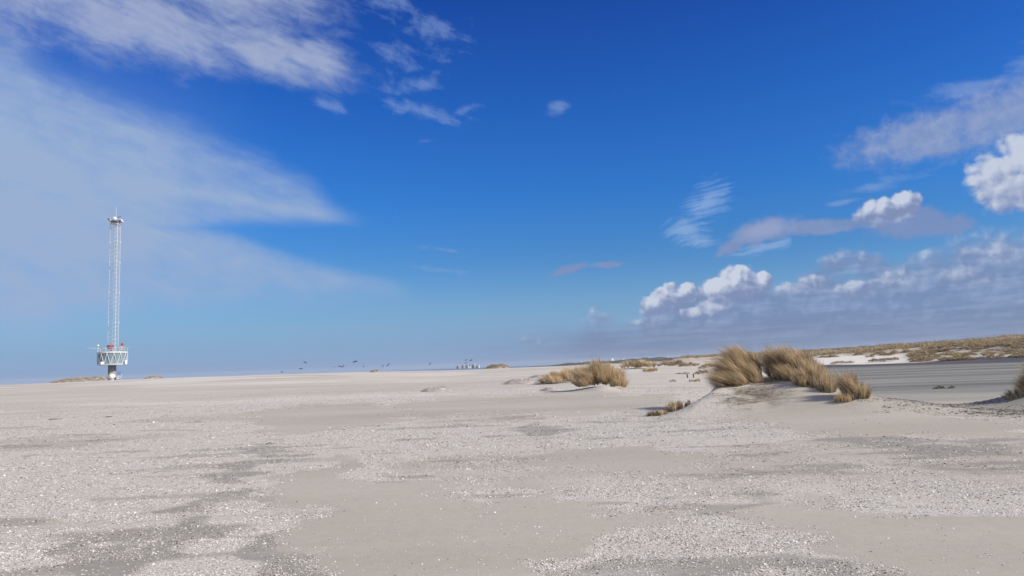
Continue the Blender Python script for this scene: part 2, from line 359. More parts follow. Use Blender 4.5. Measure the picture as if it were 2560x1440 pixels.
# ---------------------------------------------------------------- numpy noise
def _hash(ix, iy, seed):
    n = (ix.astype(np.int64) * 374761393 + iy.astype(np.int64) * 668265263 + seed * 2147483647) & 0xffffffff
    n = ((n ^ (n >> 13)) * 1274126177) & 0xffffffff
    n = (n ^ (n >> 16)) & 0xffffffff
    return n / 4294967295.0
def vnoise(x, y, seed=0):
    x = np.asarray(x, float); y = np.asarray(y, float)
    ix = np.floor(x); iy = np.floor(y); fx = x - ix; fy = y - iy
    fx = fx * fx * fx * (fx * (fx * 6 - 15) + 10); fy = fy * fy * fy * (fy * (fy * 6 - 15) + 10)
    a = _hash(ix, iy, seed); b = _hash(ix + 1, iy, seed); c = _hash(ix, iy + 1, seed); d = _hash(ix + 1, iy + 1, seed)
    return (a + (b - a) * fx) * (1 - fy) + (c + (d - c) * fx) * fy
def fbm(x, y, seed=0, octs=4):
    s = 0; a = 0.5; t = 0
    for o in range(octs):
        s = s + a * vnoise(x * 2 ** o + 17.3 * o, y * 2 ** o + 9.1 * o, seed + o); t += a; a *= 0.5
    return s / t
def sstep(a, b, x):
    t = np.clip((x - a) / (b - a), 0, 1); return t * t * (3 - 2 * t)
# ---------------------------------------------------------------- the lie of the land: azimuth in degrees (0 = straight ahead), distance in metres
CREST_A = [-60, -36, -34, -28, -22, -18, -12, -6, -2, 3, 6, 9, 12, 14.5, 17, 60]
CREST_Z = [1.3, 1.52, 1.55, 1.63, 1.60, 1.66, 1.50, 1.12, 1.10, 1.20, 1.28, 1.15, 0.85, 0.3, 0.0, 0.0]
DUNE_A = [-60, 3, 8, 12, 16, 20, 24, 28, 32, 36, 60]
DUNE_Z = [0.0, 0.0, 0.3, 0.9, 1.6, 2.1, 2.6, 3.1, 3.8, 4.7, 5.3]
def polar(az, d):
    a = np.radians(az); return np.sin(a) * d, np.cos(a) * d
# low mounds: azimuth, distance, height, half width left, half width right, half depth near, far
MOUNDS = [
    (25.9, 22.6, 0.22, 1.3, 2.2, 2.0, 1.5),
    (6.3, 39.8, 0.20, 1.2, 1.3, 1.7, 1.3),
    (6.75, 37.9, 0.26, .75, .8, .9, .9),       # under the middle group of tufts
    (36.0, 26.6, 0.60, 1.4, 1.8, 1.5, 1.5),      # at the right edge
    (13.2, 23.2, 0.12, 1.4, 1.5, 1.2, 1.1),      # low shelly spur on the left
    (24.5, 18.6, 0.10, 3.5, 5.0, 3.0, 3.0),
]
def base_height(x, y):
    d = np.hypot(x, y); az = np.degrees(np.arctan2(x, y))
    cz = np.interp(az, CREST_A, CREST_Z)
    back = 1 - sstep(185, 330, d)
    z = cz * (0.72 * np.clip((d - 20) / 100, 0, 1) + 0.28 * sstep(20, 125, d)) * back
    # wavy relief of the blown sand
    w = sstep(18, 60, d)
    z = z + w * back * (fbm(x / 26 + 3, y / 9, 5, 3) - 0.5) * 0.34
    z = z + (fbm(x / 5.5, y / 3.2, 11, 3) - 0.5) * 0.07 * (1 - sstep(60, 120, d))
    # the low wet flat on the right
    fl = sstep(15.5, 21, az + (fbm(x / 12, y / 12, 3, 2) - .5) * 3) * sstep(26, 36, d)
    z = z * (1 - fl) - 0.34 * fl
    # dune field beyond the flat
    ys = 150 + (fbm(x / 30, y * 0, 8, 2) - .5) * 16 - np.clip(az - 26, 0, 10) * 1.6
    dz = np.interp(az, DUNE_A, DUNE_Z)
    up = sstep(0, 95, d - ys) ** 0.8
    far = 1 - 0.75 * sstep(330, 700, d)
    lump = (fbm(x / 9, y / 12, 21, 4) - 0.42) * 1.9 * sstep(8, 16, az) * sstep(4, 40, d - ys) * (1 - 0.7 * sstep(400, 700, d))
    strip = sstep(18, 20.5, az) * (1 - sstep(27.2, 28.6, az)) * (1 - sstep(34, 50, d - ys))
    z = z - 3.2 * sstep(210, 330, d) * (1 - sstep(3, 9, az))        # the beach falls to the sea behind the crest
    z = z + sstep(2, 14, az) * (dz * up * far + 0.34 * sstep(0, 20, d - ys) * (az > 12)) + lump * (1 - strip)
    return z
def main_mound(x, y):
    """the near mound: long front slope, steep slip face on the left, tail running down to the right"""
    a = math.radians(18.5); cx, cy = math.sin(a) * 26, math.cos(a) * 26
    u = (x - cx) * math.cos(a) - (y - cy) * math.sin(a); v = (x - cx) * math.sin(a) + (y - cy) * math.cos(a)
    ue = -1.42 + .30 * (v + .5) + (fbm(x * .9, y * .9, 19, 2) - .5) * .5
    left = sstep(-.66, .44, u - ue)
    right = 1 - .62 * sstep(.6, 3.2, u) - .38 * sstep(2.2, 5.6, u)
    vf = v + .28 * np.clip(u, 0, 5)                       # the crest swings towards the viewer on the right
    front = .45 * sstep(-6.2, -.4, vf) + .55 * sstep(-4.4, -.2, vf); back = 1 - sstep(.2, 3.4, vf)
    dip = .10 * np.exp(-((u - .0) / .45) ** 2 - (vf / 1.2) ** 2)
    return np.maximum(0, 1.04 * left * right * front * back - dip + .05 * (fbm(x * 1.3, y * 1.3, 23, 3) - .5) * left * front * back)
def mound_height(x, y):
    z = main_mound(x, y)
    for az, dd, h, wl, wr, dn, df in MOUNDS:
        a = math.radians(az); cx, cy = math.sin(a) * dd, math.cos(a) * dd
        u = (x - cx) * math.cos(a) - (y - cy) * math.sin(a); v = (x - cx) * math.sin(a) + (y - cy) * math.cos(a)
        u = np.where(u < 0, u / wl, u / wr); v = np.where(v < 0, v / dn, v / df)
        z = z + h * np.exp(-(u * u + v * v))
    return z
def height(x, y):
    x = np.asarray(x, float); y = np.asarray(y, float)
    return base_height(x, y) + mound_height(x, y)


# ================================================================ cover of the ground: areas surveyed as (azimuth, distance)
SMOOTH = [
 [(-17.8, 11.3), (-15.8, 10.5), (-15.4, 9.6), (-15.9, 9.1), (-16.5, 8.4), (-15.7, 7.7), (-14.9, 6.5), (-14.3, 4.3), (3.7, 4.1), (4.2, 6.2), (7.7, 6.5), (7.7, 6.9), (8.8, 7.4), (14.1, 7.7), (12.2, 8.2), (8.4, 8.2), (4.4, 8.7), (3.5, 10.0), (4.0, 11.8), (6.5, 11.8), (9.5, 11.5), (12.8, 11.0), (13.0, 12.9), (8.6, 14.4), (4.6, 14.8), (2.6, 12.6), (1.5, 9.7), (-0.6, 9.3), (-2.3, 8.8), (-5.8, 9.6), (-7.2, 11.0), (-9.2, 11.1), (-11.2, 11.6), (-12.6, 12.4), (-12.1, 14.4), (-12.6, 15.4), (-15.1, 14.2), (-16.2, 13.5)],
 [(-20.3, 31.6), (-17.5, 35.0), (-12.4, 35.6), (-8.2, 29.4), (-8.9, 24.3), (-13.9, 21.6), (-17.5, 20.7), (-18.9, 23.5)],
 [(16.7, 22.9), (19.5, 23.4), (21.1, 23.6), (23.1, 22.0), (25.9, 22.2), (29.4, 20.9), (34.0, 18.0), (35.2, 17.4), (35.1, 15.1), (33.9, 15.3), (28.8, 16.7), (25.7, 15.7), (21.6, 16.4), (17.9, 18.5), (14.9, 21.0), (14.1, 22.2)],
 [(18.1, 9.6), (22.8, 8.9), (28.8, 8.8), (42, 9.1), (42, 4.7), (31.3, 4.6), (28.5, 6.5), (25.1, 6.8), (21.4, 7.4), (18.0, 8.0), (16.2, 9.0)],
 [(-8.8, 37.0), (-0.3, 34.1), (4.6, 36.7), (10.0, 33.5), (12.4, 33.4), (8.2, 23.8), (-0.3, 26.7), (-6.4, 25.8), (-8.8, 28.5)],
]
DARK = [
 [(-25.4, 10.1), (-21.3, 11.6), (-20.3, 9.5), (-24.1, 8.5)], [(-21.3, 13.9), (-17.5, 17.8), (-15.9, 16.6), (-19.2, 12.6), (-19.7, 10.7)],
 [(4.0, 11.4), (7.9, 10.9), (7.9, 9.8), (4.3, 9.7)], [(11.7, 11.0), (13.8, 11.2), (17.6, 9.9), (15.6, 9.3), (12.0, 10.0)],
 [(8.3, 7.2), (11.8, 7.5), (17.4, 7.1), (18.0, 6.2), (8.7, 6.1)], [(18.0, 7.8), (20.8, 7.4), (24.0, 6.6), (22.5, 6.2), (17.8, 6.4)],
 [(29.2, 13.1), (32.5, 12.9), (38, 13.4), (38, 11.6), (32.0, 11.4), (27.9, 11.9)], [(17.9, 16.9), (23.2, 16.5), (28.8, 15.9), (38, 14.8), (38, 13.6), (28.0, 14.7), (20.6, 15.7)],
 [(-13.6, 28.9), (-11.8, 31.6), (-7.0, 31.6), (-7.3, 27.3), (-13.3, 25.2)], [(25.1, 6.8), (28.6, 6.8), (28.6, 5.8), (24.8, 5.7)],
 [(0.2, 21.3), (4.5, 18.2), (4.1, 13.0), (-1.1, 14.5)], [(-20.3, 7.6), (-16.2, 8.4), (-15.6, 6.2), (-20, 6.0)], [(-29, 8.5), (-26.5, 8.7), (-26.5, 7.7), (-29.5, 7.7)],
 [(-4.5, 31), (-1, 31), (-1.2, 27), (-4.8, 27.2)],
 [(26.0, 23.4), (34.1, 27.4), (46, 27), (46, 21.9), (31.7, 21.7), (27.5, 22.0)],
]
def area(az, ld, poly, soft):
    """soft 0..1 membership of a surveyed area; az in degrees, ld = 30*ln(d)"""
    px = np.array([p[0] for p in poly], float); py = np.array([30 * math.log(p[1]) for p in poly])
    ok = (az > px.min() - 4) & (az < px.max() + 4) & (ld > py.min() - 4) & (ld < py.max() + 4)
    out = np.zeros_like(az); 
    if not ok.any(): return out
    a, b = az[ok], ld[ok]; inside = np.zeros(a.shape, bool); dist = np.full(a.shape, 1e9)
    for i in range(len(px)):
        x0, y0, x1, y1 = px[i - 1], py[i - 1], px[i], py[i]
        c = ((y0 > b) != (y1 > b)) & (a < (x1 - x0) * (b - y0) / (y1 - y0 + 1e-12) + x0); inside ^= c
        t = np.clip(((a - x0) * (x1 - x0) + (b - y0) * (y1 - y0)) / ((x1 - x0) ** 2 + (y1 - y0) ** 2 + 1e-9), 0, 1)
        dist = np.minimum(dist, np.hypot(a - x0 - t * (x1 - x0), b - y0 - t * (y1 - y0)))
    out[ok] = sstep(-soft, soft, np.where(inside, dist, -dist)); return out
def cover(x, y):
    d = np.hypot(x, y) + 1e-6; az = np.degrees(np.arctan2(x, y)); ld = 30 * np.log(d)
    wa = az + (fbm(x / 1.1, y / 1.1, 31, 3) - .5) * 16 / np.clip(d / 6, 1, 4); wl = ld + (fbm(x / 1.6, y / 0.9, 37, 4) - .5) * 6
    sm = np.zeros_like(x)
    for p in SMOOTH: sm = np.maximum(sm, area(wa, wl, p, 1.5))
    fringe = np.zeros_like(x)
    dk = np.zeros_like(x)
    for p in DARK: dk = np.maximum(dk, area(wa, wl, p, 1.6))
    streak = fbm(x / 2.2, y / 0.75, 41, 4); patch = fbm(x / 6, y / 4, 43, 3)
    dk = np.clip(dk * (0.35 + 1.3 * sstep(.36, .58, streak)) + 0.75 * sstep(.60, .70, streak) * (1 - sstep(25, 60, d)), 0, 1) * (1 - sm)
    edge = 1 - sstep(30, 62, d)
    # blown sand over the shells farther out, more on the left
    shell = (1 - sm) * (0.30 + 0.70 * edge) * (1 - 0.55 * dk)
    shell *= 1 - 0.55 * sstep(.50, .68, patch) * sstep(6, 12, d)
    wet = sstep(19.0, 21.5, az + (fbm(x / 10, y / 10, 3, 2) - .5) * 4) * sstep(27, 33, d) * (1 - sstep(148, 156, d + (fbm(x / 8, y / 8, 51, 3) - .5) * 12))
    sand2 = sstep(24.5, 28, d) * sstep(19, 22, az) * (1 - sstep(38, 48, d))
    wet = np.clip(wet - 0.55 * sand2, 0, 1)
    shell *= (1 - wet) * (1 - sstep(19, 23, az) * sstep(19, 23, d))
    dk = np.clip(dk + .45 * area(wa, wl, DARK[-1], 2.0), 0, 1)
    u = (d - 21.5); spur = np.exp(-((az - 13.2) / 3.0) ** 2 - ((d - 22) / 2.2) ** 2)
    spur = np.maximum(spur, .9 * np.exp(-((az - 15.4) / 2.2) ** 2 - ((d - 21.3) / 1.5) ** 2)); shell = np.clip(shell + 0.6 * spur, 0, 1)
    strip = sstep(19, 20.5, az) * (1 - sstep(27.0, 28.6, az)) * sstep(150, 156, d) * (1 - sstep(186, 196, d + (fbm(x / 6, y / 6, 52, 3) - .5) * 20))
    strip = np.maximum(strip, sstep(55, 110, d) * 0.55 * (1 - sstep(9, 14, az)) * sstep(.45, .62, fbm(x / 14, y / 7, 53, 3)))
    grassy = sstep(8, 15, az) * sstep(158, 172, d) * (1 - strip)
    return sm, dk, shell, wet, strip, grassy

# ================================================================ the ground: one sheet from underfoot to the horizon
A1 = np.radians(np.arange(-46, 46.001, 0.16)); A0 = np.radians(np.arange(46, 314, 4.0)[1:])
ANG = np.concatenate([A1, A0])
RAD = [0.6]
while RAD[-1] < 9000: RAD.append(RAD[-1] * (1.0105 if RAD[-1] < 60 else 1.013 if RAD[-1] < 400 else 1.05))
RAD = np.array(RAD)
GA, GR = np.meshgrid(ANG, RAD); GX, GY = np.sin(GA) * GR, np.cos(GA) * GR
GZ = height(GX, GY)
na, nr = len(ANG), len(RAD)
V = np.stack([GX.ravel(), GY.ravel(), GZ.ravel()], 1)
I, J = np.meshgrid(np.arange(na), np.arange(nr - 1)); I2 = (I + 1) % na
F = np.stack([J * na + I, (J + 1) * na + I, (J + 1) * na + I2, J * na + I2], -1).reshape(-1, 4)
V = np.vstack([V, [[0, 0, float(height(np.array([0.0]), np.array([0.0]))[0])]]])
cov = cover(V[:, 0], V[:, 1])
# close the hole under the camera with thin quads
c0 = len(V) - 1
F = np.vstack([F, np.array([[c0, i, (i + 1) % na, (i + 1) % na] for i in range(0)]).reshape(-1, 4).astype(int)]) if False else F
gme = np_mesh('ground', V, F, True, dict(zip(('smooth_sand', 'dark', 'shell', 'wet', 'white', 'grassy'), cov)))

def ground_material():
    m = bpy.data.materials.new('beach_sand'); m.use_nodes = True; t = m.node_tree; b = t.nodes['Principled BSDF']
    P = N(t, t.nodes.new('ShaderNodeTexCoord').outputs['Object'])
    sm, dk, shl, wet, wht, gr = [attr(t, k) for k in ('smooth_sand', 'dark', 'shell', 'wet', 'white', 'grassy')]
    stretched = mapping(t, P, (0, 0, 0), R(3), (3.2, 1, 1))
    n_big = noise(t, stretched, 0.16, 5, 0.6); n_str = noise(t, stretched, 1.3, 6, 0.65); n_fine = noise(t, P, 60, 3, 0.7); n_mid = noise(t, P, 7, 4, 0.6)
    sand = mixc(t, n_big.ss(.35, .65), (.425, .380, .315), (.495, .446, .374))
    sand = mixc(t, (n_fine * 0.6 + n_mid * 0.4).ss(.3, .7), mixc(t, 1.0, sand, (.88, .87, .86), 'MULTIPLY'), sand)
    # patchy lag of shells: broken edge of the cover
    sm_mask = (shl + (n_str - 0.5) * 0.95 + (n_mid - 0.5) * 0.35).ss(0.30, 0.80)
    vc = voro(t, P, 48.0, 'F1', out='Color', dims='2D'); vd = voro(t, P, 48.0, 'F1', dims='2D')
    r, g, bb = sep(t, vc)
    sc_ = r.ramp([(0.0, (.23, .205, .17)), (0.12, (.375, .34, .287)), (0.35, (.55, .505, .44)), (0.60, (.67, .625, .55)), (0.82, (.76, .72, .65)), (1.0, (.86, .83, .77))])
    vc2 = voro(t, P, 85.0, 'F1', out='Color', dims='2D'); r2 = sep(t, vc2)[0]
    grit = r2.ramp([(0.0, (.31, .28, .235)), (0.5, (.54, .49, .425)), (1.0, (.73, .685, .61))])
    shellcol = mixc(t, (g * 0.6 + vd * 14.0).ss(.35, .75), sc_, grit)
    col = mixc(t, sm_mask * 0.92, sand, shellcol)
    # a few stray shells on the smooth sand
    stray = (r._m('GREATER_THAN', 0.965)) * (vd * 48.0)._m('LESS_THAN', 0.32)
    col = mixc(t, stray * 0.7, col, (.78, .75, .70))
    # damp, dark sand in streaks
    dkm = (dk + (n_str - 0.5) * 1.1 + (n_mid - 0.5) * 0.5).ss(0.25, 0.95)
    col = mixc(t, dkm * 0.66, col, mixc(t, sm_mask * 0.4, (.245, .230, .200), shellcol))
    # drifts and bare streaks farther out
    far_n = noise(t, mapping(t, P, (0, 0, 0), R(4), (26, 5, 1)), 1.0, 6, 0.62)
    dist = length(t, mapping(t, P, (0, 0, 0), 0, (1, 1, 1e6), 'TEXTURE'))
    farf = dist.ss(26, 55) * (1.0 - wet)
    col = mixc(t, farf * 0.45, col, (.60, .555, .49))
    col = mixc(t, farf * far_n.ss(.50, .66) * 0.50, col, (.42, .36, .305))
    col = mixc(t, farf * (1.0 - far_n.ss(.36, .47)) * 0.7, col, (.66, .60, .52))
    col = mixc(t, wht * 0.85, col, (.72, .665, .585))
    # the wet flat with blown streaks of pale sand
    wstreak = noise(t, mapping(t, P, (0, 0, 0), R(-6), (34, 2.6, 1)), 1.0, 6, 0.6)
    wcol = mixc(t, wstreak.ss(.38, .66), (.150, .146, .130), (.300, .287, .255))
    wcol = mixc(t, dist.ss(118, 132) * (1.0 - wstreak.ss(.6, .7) * .5), wcol, (.085, .083, .088))
    wcol = mixc(t, wstreak.ss(.66, .74) * 0.6, wcol, (.46, .42, .36))
    col = mixc(t, (wet + (wstreak - 0.5) * 0.7).ss(.22, .72), col, wcol)
    lump = noise(t, P, 0.45, 5, 0.6)
    col = mixc(t, gr * lump.ss(.42, .60) * 0.85, col, (.33, .255, .16))
    t.links.new(col.s, b.inputs['Base Color'])
    b.inputs['Roughness'].default_value = 0.9; b.inputs['Specular IOR Level'].default_value = 0.15
    bn = t.nodes.new('ShaderNodeBump'); bn.inputs[0].default_value = 0.85; bn.inputs[1].default_value = 0.012
    rip = t.nodes.new('ShaderNodeTexWave'); rip.bands_direction = 'X'; rip.inputs['Scale'].default_value = 3.2; rip.inputs['Distortion'].default_value = 5.0; rip.inputs['Detail'].default_value = 3.0; rip.inputs['Detail Scale'].default_value = 0.7
    t.links.new(mapping(t, P, (0, 0, 0), R(25), (1, 1.6, 1)).s, rip.inputs['Vector']); ripn = N(t, rip.outputs['Fac']) * sm * n_big.ss(.45, .65) * 0.04
    hgt = ripn + (1.0 - vd * 20.0).clamp() * sm_mask * 0.9 + n_fine * 0.10 + n_mid * 0.35 + n_str * 1.2 * (1.0 - sm)
    t.links.new(hgt.s, bn.inputs['Height']); t.links.new(bn.outputs[0], b.inputs['Normal'])
    return m
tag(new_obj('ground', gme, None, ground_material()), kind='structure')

# ================================================================ the sea behind the beach
def sea():
    m = bpy.data.materials.new('sea_water'); m.use_nodes = True; t = m.node_tree; b = t.nodes['Principled BSDF']
    P = N(t, t.nodes.new('ShaderNodeTexCoord').outputs['Object'])
    t.links.new(mixc(t, noise(t, P, 0.02, 4), (.15, .21, .27), (.22, .28, .34)).s, b.inputs['Base Color']); b.inputs['Roughness'].default_value = 0.35
    bn = t.nodes.new('ShaderNodeBump'); bn.inputs[0].default_value = 0.7; bn.inputs[1].default_value = 0.6
    t.links.new(noise(t, P, 0.35, 5).s, bn.inputs['Height']); t.links.new(bn.outputs[0], b.inputs['Normal'])
    an = np.radians(np.arange(-75, 10.1, 2.5)); rr = np.array([255, 500, 1000, 2500, 5000, 9000.0]); a, r = np.meshgrid(an, rr)
    V = np.stack([(np.sin(a) * r).ravel(), (np.cos(a) * r).ravel(), np.full(a.size, -1.6)], 1); n = len(an)
    F = np.array([(j * n + i, (j + 1) * n + i, (j + 1) * n + i + 1, j * n + i + 1) for j in range(len(rr) - 1) for i in range(n - 1)])
    tag(new_obj('sea', np_mesh('sea', V, F), None, m), kind='structure')
sea()

# ================================================================ far scrub-covered ridge
def ridge():
    m = bpy.data.materials.new('far_scrub'); m.use_nodes = True; t = m.node_tree; b = t.nodes['Principled BSDF']
    P = N(t, t.nodes.new('ShaderNodeTexCoord').outputs['Object'])
    n1 = noise(t, P, 0.035, 6, 0.65)
    t.links.new(n1.ramp([(0.35, (.055, .055, .04)), (0.55, (.11, .095, .065)), (0.72, (.21, .17, .12))]).s, b.inputs['Base Color']); b.inputs['Roughness'].default_value = 0.95
    az = np.arange(-3, 60.01, 0.08); prof = np.interp(az, [-3, 0.5, 2, 4, 6.6, 9, 12.5, 15, 20, 23, 27, 31, 35, 60], [-2, -1.5, -.2, 2.0, 3.6, 4.2, 5.0, 5.6, 6.4, 7.2, 8.7, 9.9, 11.5, 15])
    rows = [(560, -0.5, 0), (600, .35, .5), (640, .72, .9), (690, .93, 1), (730, 1, 1.2), (800, .9, 1), (1100, .5, .5)]
    V = []
    for d, k, nz_ in rows:
        a = np.radians(az); x, y = np.sin(a) * d, np.cos(a) * d
        z = prof * k + nz_ * ((fbm(x / 22, y / 30, 71, 5) - .5) * 2.6 + (vnoise(x / 4, y / 9, 73) - .5) * 0.7) * np.clip((az + 2) / 8, 0.15, 1)
        V.append(np.stack([x, y, z if k > 0 else np.full_like(x, -3.5)], 1))
    n = len(az); V = np.vstack(V)
    F = np.array([(j * n + i, (j + 1) * n + i, (j + 1) * n + i + 1, j * n + i + 1) for j in range(len(rows) - 1) for i in range(n - 1)])
    tag(new_obj('hills', np_mesh('hills', V, F, True), None, m), kind='structure')
ridge()

# ================================================================ grass
def blades(root, dirn, L, bend, width, tint, segs=4, face=None):
    """ribbon blades: root (n,3), unit direction (n,3), length (n), bend (n,3) added as t^2, width (n)"""
    n = len(root); ts = np.linspace(0, 1, segs)
    ang = RNG.uniform(0, 2 * np.pi, n) if face is None else face
    side = np.stack([np.cos(ang), np.sin(ang), np.zeros(n)], 1)
    V = np.empty((n, segs, 2, 3)); al = np.empty((n, segs, 2)); ti = np.empty((n, segs, 2))
    for k, t_ in enumerate(ts):
        c = root + L[:, None] * (dirn * t_ + bend * t_ * t_); w = (width * (1 - 0.85 * t_ ** 1.5) * 0.5)[:, None]
        V[:, k, 0] = c - side * w; V[:, k, 1] = c + side * w; al[:, k] = t_; ti[:, k] = tint[:, None]
    b = (np.arange(n) * segs * 2)[:, None, None]; k = np.arange(segs - 1)[None, :, None] * 2
    F = (b + k + np.array([0, 1, 3, 2])[None, None, :]).reshape(-1, 4)
    return V.reshape(-1, 3), F, dict(tint=ti.ravel(), along=al.ravel())
def unit(v): return v / np.linalg.norm(v, axis=1)[:, None]
def tints(n, green=0.15, dark=0.15):
    u = RNG.uniform(0, 1, n); t_ = np.clip(RNG.normal(.55, .16, n), .2, .82)
    t_ = np.where(u < dark, RNG.uniform(0, .25, n), t_); return np.where(u > 1 - green, RNG.uniform(.84, 1, n), t_)
def tuft_mesh(name, n, rx, ry, Lm, lean=(-.35, 0.0), spread=0.9, width=0.012, green=.1, dark=.15, segs=4, dome=.5, seed=0, humps=1):
    """a marram tuft round its own origin: short blades all over a sand-filled hummock, leaning with the wind"""
    g = np.random.default_rng(seed); rr = np.sqrt(g.uniform(0, 1, n)); th = g.uniform(0, 2 * np.pi, n); u, v = rr * np.cos(th), rr * np.sin(th)
    nb = max(5, n // 90); bu, bv = g.uniform(-1, 1, nb), g.uniform(-1, 1, nb); bi = np.argmin((u[:, None] - bu) ** 2 + (v[:, None] - bv) ** 2, 1)
    hs = g.uniform(.70, 1.15, nb)[bi]; bt = g.uniform(-.30, .26, nb)[bi]; bl = g.normal(0, .14, (nb, 2))[bi]
    k = .30; u = u * (1 - k * .3) + (bu[bi] - u) * k * .35; v = v * (1 - k * .3) + (bv[bi] - v) * k * .35
    ridge_ = 1 + .22 * np.sin(u * math.pi * humps + seed)
    root = np.stack([u * rx, v * ry, dome * Lm * ridge_ * np.clip(1 - u * u - v * v, 0, 1) ** .7 - .04], 1)
    L = Lm * (1 - dome) * 1.12 * hs * g.uniform(.6, 1.1, n)
    dirn = unit(np.stack([u * spread * .8 + lean[0] * .8 + bl[:, 0] + g.normal(0, .11, n), v * spread * .6 + lean[1] + bl[:, 1] + g.normal(0, .11, n), np.ones(n)], 1))
    bend = np.stack([lean[0] * .6 + u * .15 + g.normal(0, .10, n), lean[1] * .4 + v * .2 + g.normal(0, .10, n), -np.abs(g.normal(.16, .12, n))], 1)
    V, F, A = blades(root, dirn, L, bend, width * g.uniform(.6, 1.3, n), np.clip(tints(n, green, dark) + bt, 0, 1), segs)
    return np_mesh(name, V, F, False, A)
def place(az, d, dz=0.0):
    x, y = polar(az, d); return Vector((float(x), float(y), float(height(np.array([x]), np.array([y]))[0]) + dz))

# --- the big tufts on the mound: rooted along its back, following the sand
def big_tuft(name, label, centre, pts, n, width, green, dark, spread=.35):
    """pts: (azimuth, distance, radius across, radius deep, weight, blade length, lean x, lean y, hummock height)"""
    w = np.array([p[4] for p in pts]); idx = RNG.choice(len(pts), n, p=w / w.sum()); q = np.array(pts)[idx]
    rr = np.sqrt(RNG.uniform(0, 1, n)); th = RNG.uniform(0, 2 * np.pi, n); u, v = rr * np.cos(th), rr * np.sin(th)
    x0, y0 = polar(q[:, 0], q[:, 1]); x, y = x0 + u * q[:, 2], y0 + v * q[:, 3]
    # bundles of blades: nearest of many scattered stools, so that dark gaps open between them
    nb = max(8, n // 110); si = RNG.integers(0, n, nb); bx, by = x[si], y[si]; bi = np.empty(n, int)
    for c in range(0, n, 2000): bi[c:c + 2000] = np.argmin((x[c:c + 2000, None] - bx) ** 2 + ((y[c:c + 2000, None] - by) * .8) ** 2, 1)
    bh = RNG.uniform(.70, 1.15, nb)[bi]; bl = RNG.normal(0, .13, (nb, 2))[bi]; bt = RNG.uniform(-.50, .24, nb)[bi]; k = RNG.uniform(.1, .5, nb)[bi]
    hz = q[:, 8] * np.clip(1 - u * u - v * v, 0, 1) ** .6
    x, y = x + (bx[bi] - x) * k, y + (by[bi] - y) * k
    z = height(x, y) - .04 + hz
    L = q[:, 5] * bh * RNG.uniform(.55, 1.05, n) * np.where(RNG.uniform(0, 1, n) > .97, 1.3, 1)
    dirn = unit(np.stack([q[:, 6] + u * spread + bl[:, 0] + RNG.normal(0, .08, n), q[:, 7] + v * spread * .6 + bl[:, 1] + RNG.normal(0, .08, n), np.ones(n)], 1))
    bend = np.stack([q[:, 6] * .75 + RNG.normal(0, .08, n), q[:, 7] * .4 + RNG.normal(0, .08, n), -np.abs(RNG.normal(.16, .10, n))], 1)
    t_ = np.clip(tints(n, green, dark) + bt, 0, 1)
    o = place(*centre); root = np.stack([x, y, z], 1) - np.array(o)
    V, F, A = blades(root, dirn, L, bend, width * RNG.uniform(.6, 1.35, n), t_, 5)
    ob_ = new_obj(name, np_mesh(name, V, F, False, A), None, M_STRAW); ob_.location = o
    return tag(ob_, label, 'grass tuft', 'marram tufts on the near sand mound')
big_tuft('marram_tuft', 'tallest windswept marram tuft, leaning left on the left shoulder of the near mound', (16.8, 25.6),
         [(17.15, 26, 0.52, 0.6, 1.6, 0.74, -0.42, -0.05, 0.6), (16.5, 25.5, 0.48, 0.6, 1.2, 0.67, -0.52, -0.08, 0.36), (15.95, 25, 0.34, 0.5, 0.7, 0.58, -0.62, -0.15, 0.14), (17.4, 25.2, 0.42, 0.5, 0.8, 0.58, -0.42, -0.12, 0.14), (16.5, 24.5, 0.4, 0.4, 0.6, 0.53, -0.6, -0.22, 0.06), (15.7, 24.3, 0.22, 0.3, 0.3, 0.51, -0.8, -0.25, 0), (17.8, 24.8, 0.35, 0.35, 0.25, 0.3, -0.4, -0.1, 0)], 17000, .0085, .14, .26)
big_tuft('marram_tuft', 'broad straw-coloured marram tuft draped over the right shoulder of the near mound', (20.8, 25.3),
         [(19.75, 25.9, 0.42, 0.6, 1.2, 0.72, -0.36, 0, 0.48), (20.6, 25.7, 0.5, 0.6, 1.5, 0.7, -0.2, 0, 0.5), (21.4, 25.1, 0.45, 0.6, 1.2, 0.63, -0.08, 0, 0.36), (22, 24.4, 0.36, 0.5, 0.8, 0.56, 0.04, -0.05, 0.22), (22.45, 23.7, 0.26, 0.4, 0.5, 0.46, 0.1, -0.1, 0.1), (20.3, 24.9, 0.45, 0.4, 0.8, 0.56, -0.26, -0.2, 0.1), (21.3, 24.2, 0.4, 0.4, 0.6, 0.53, -0.1, -0.2, 0.06), (19.1, 25, 0.35, 0.35, 0.25, 0.3, -0.4, -0.1, 0)], 20000, .0085, .12, .22)
big_tuft('marram_tuft', 'small reddish straw tuft at the right foot of the near mound', (24.6, 22.6),
         [(24.15, 22.8, .17, .3, 1.0, .56, -.24, 0, .34), (24.7, 22.7, .20, .3, .8, .38, .10, -.05, .18), (23.6, 22.3, .36, .25, .6, .26, -.1, -.2, .06)], 4200, .0095, .05, .30)
big_tuft('marram_tuft', 'half-seen brown tuft sweeping up at the right edge beyond the dark debris', (36.2, 26.5),
         [(34.9, 26.2, 0.54, 0.54, 1, 0.36, -0.45, -0.1, 0.23), (35.6, 26.5, 0.61, 0.68, 1.2, 0.58, -0.3, 0, 0.36), (34, 26, 0.54, 0.41, 0.45, 0.19, -0.4, -0.1, 0.12), (36.6, 26.6, 0.68, 0.68, 1, 0.61, -0.1, 0, 0.38), (37.6, 26.8, 0.81, 0.81, 1, 0.61, 0, 0, 0.38)], 8450, .012, .12, .30)
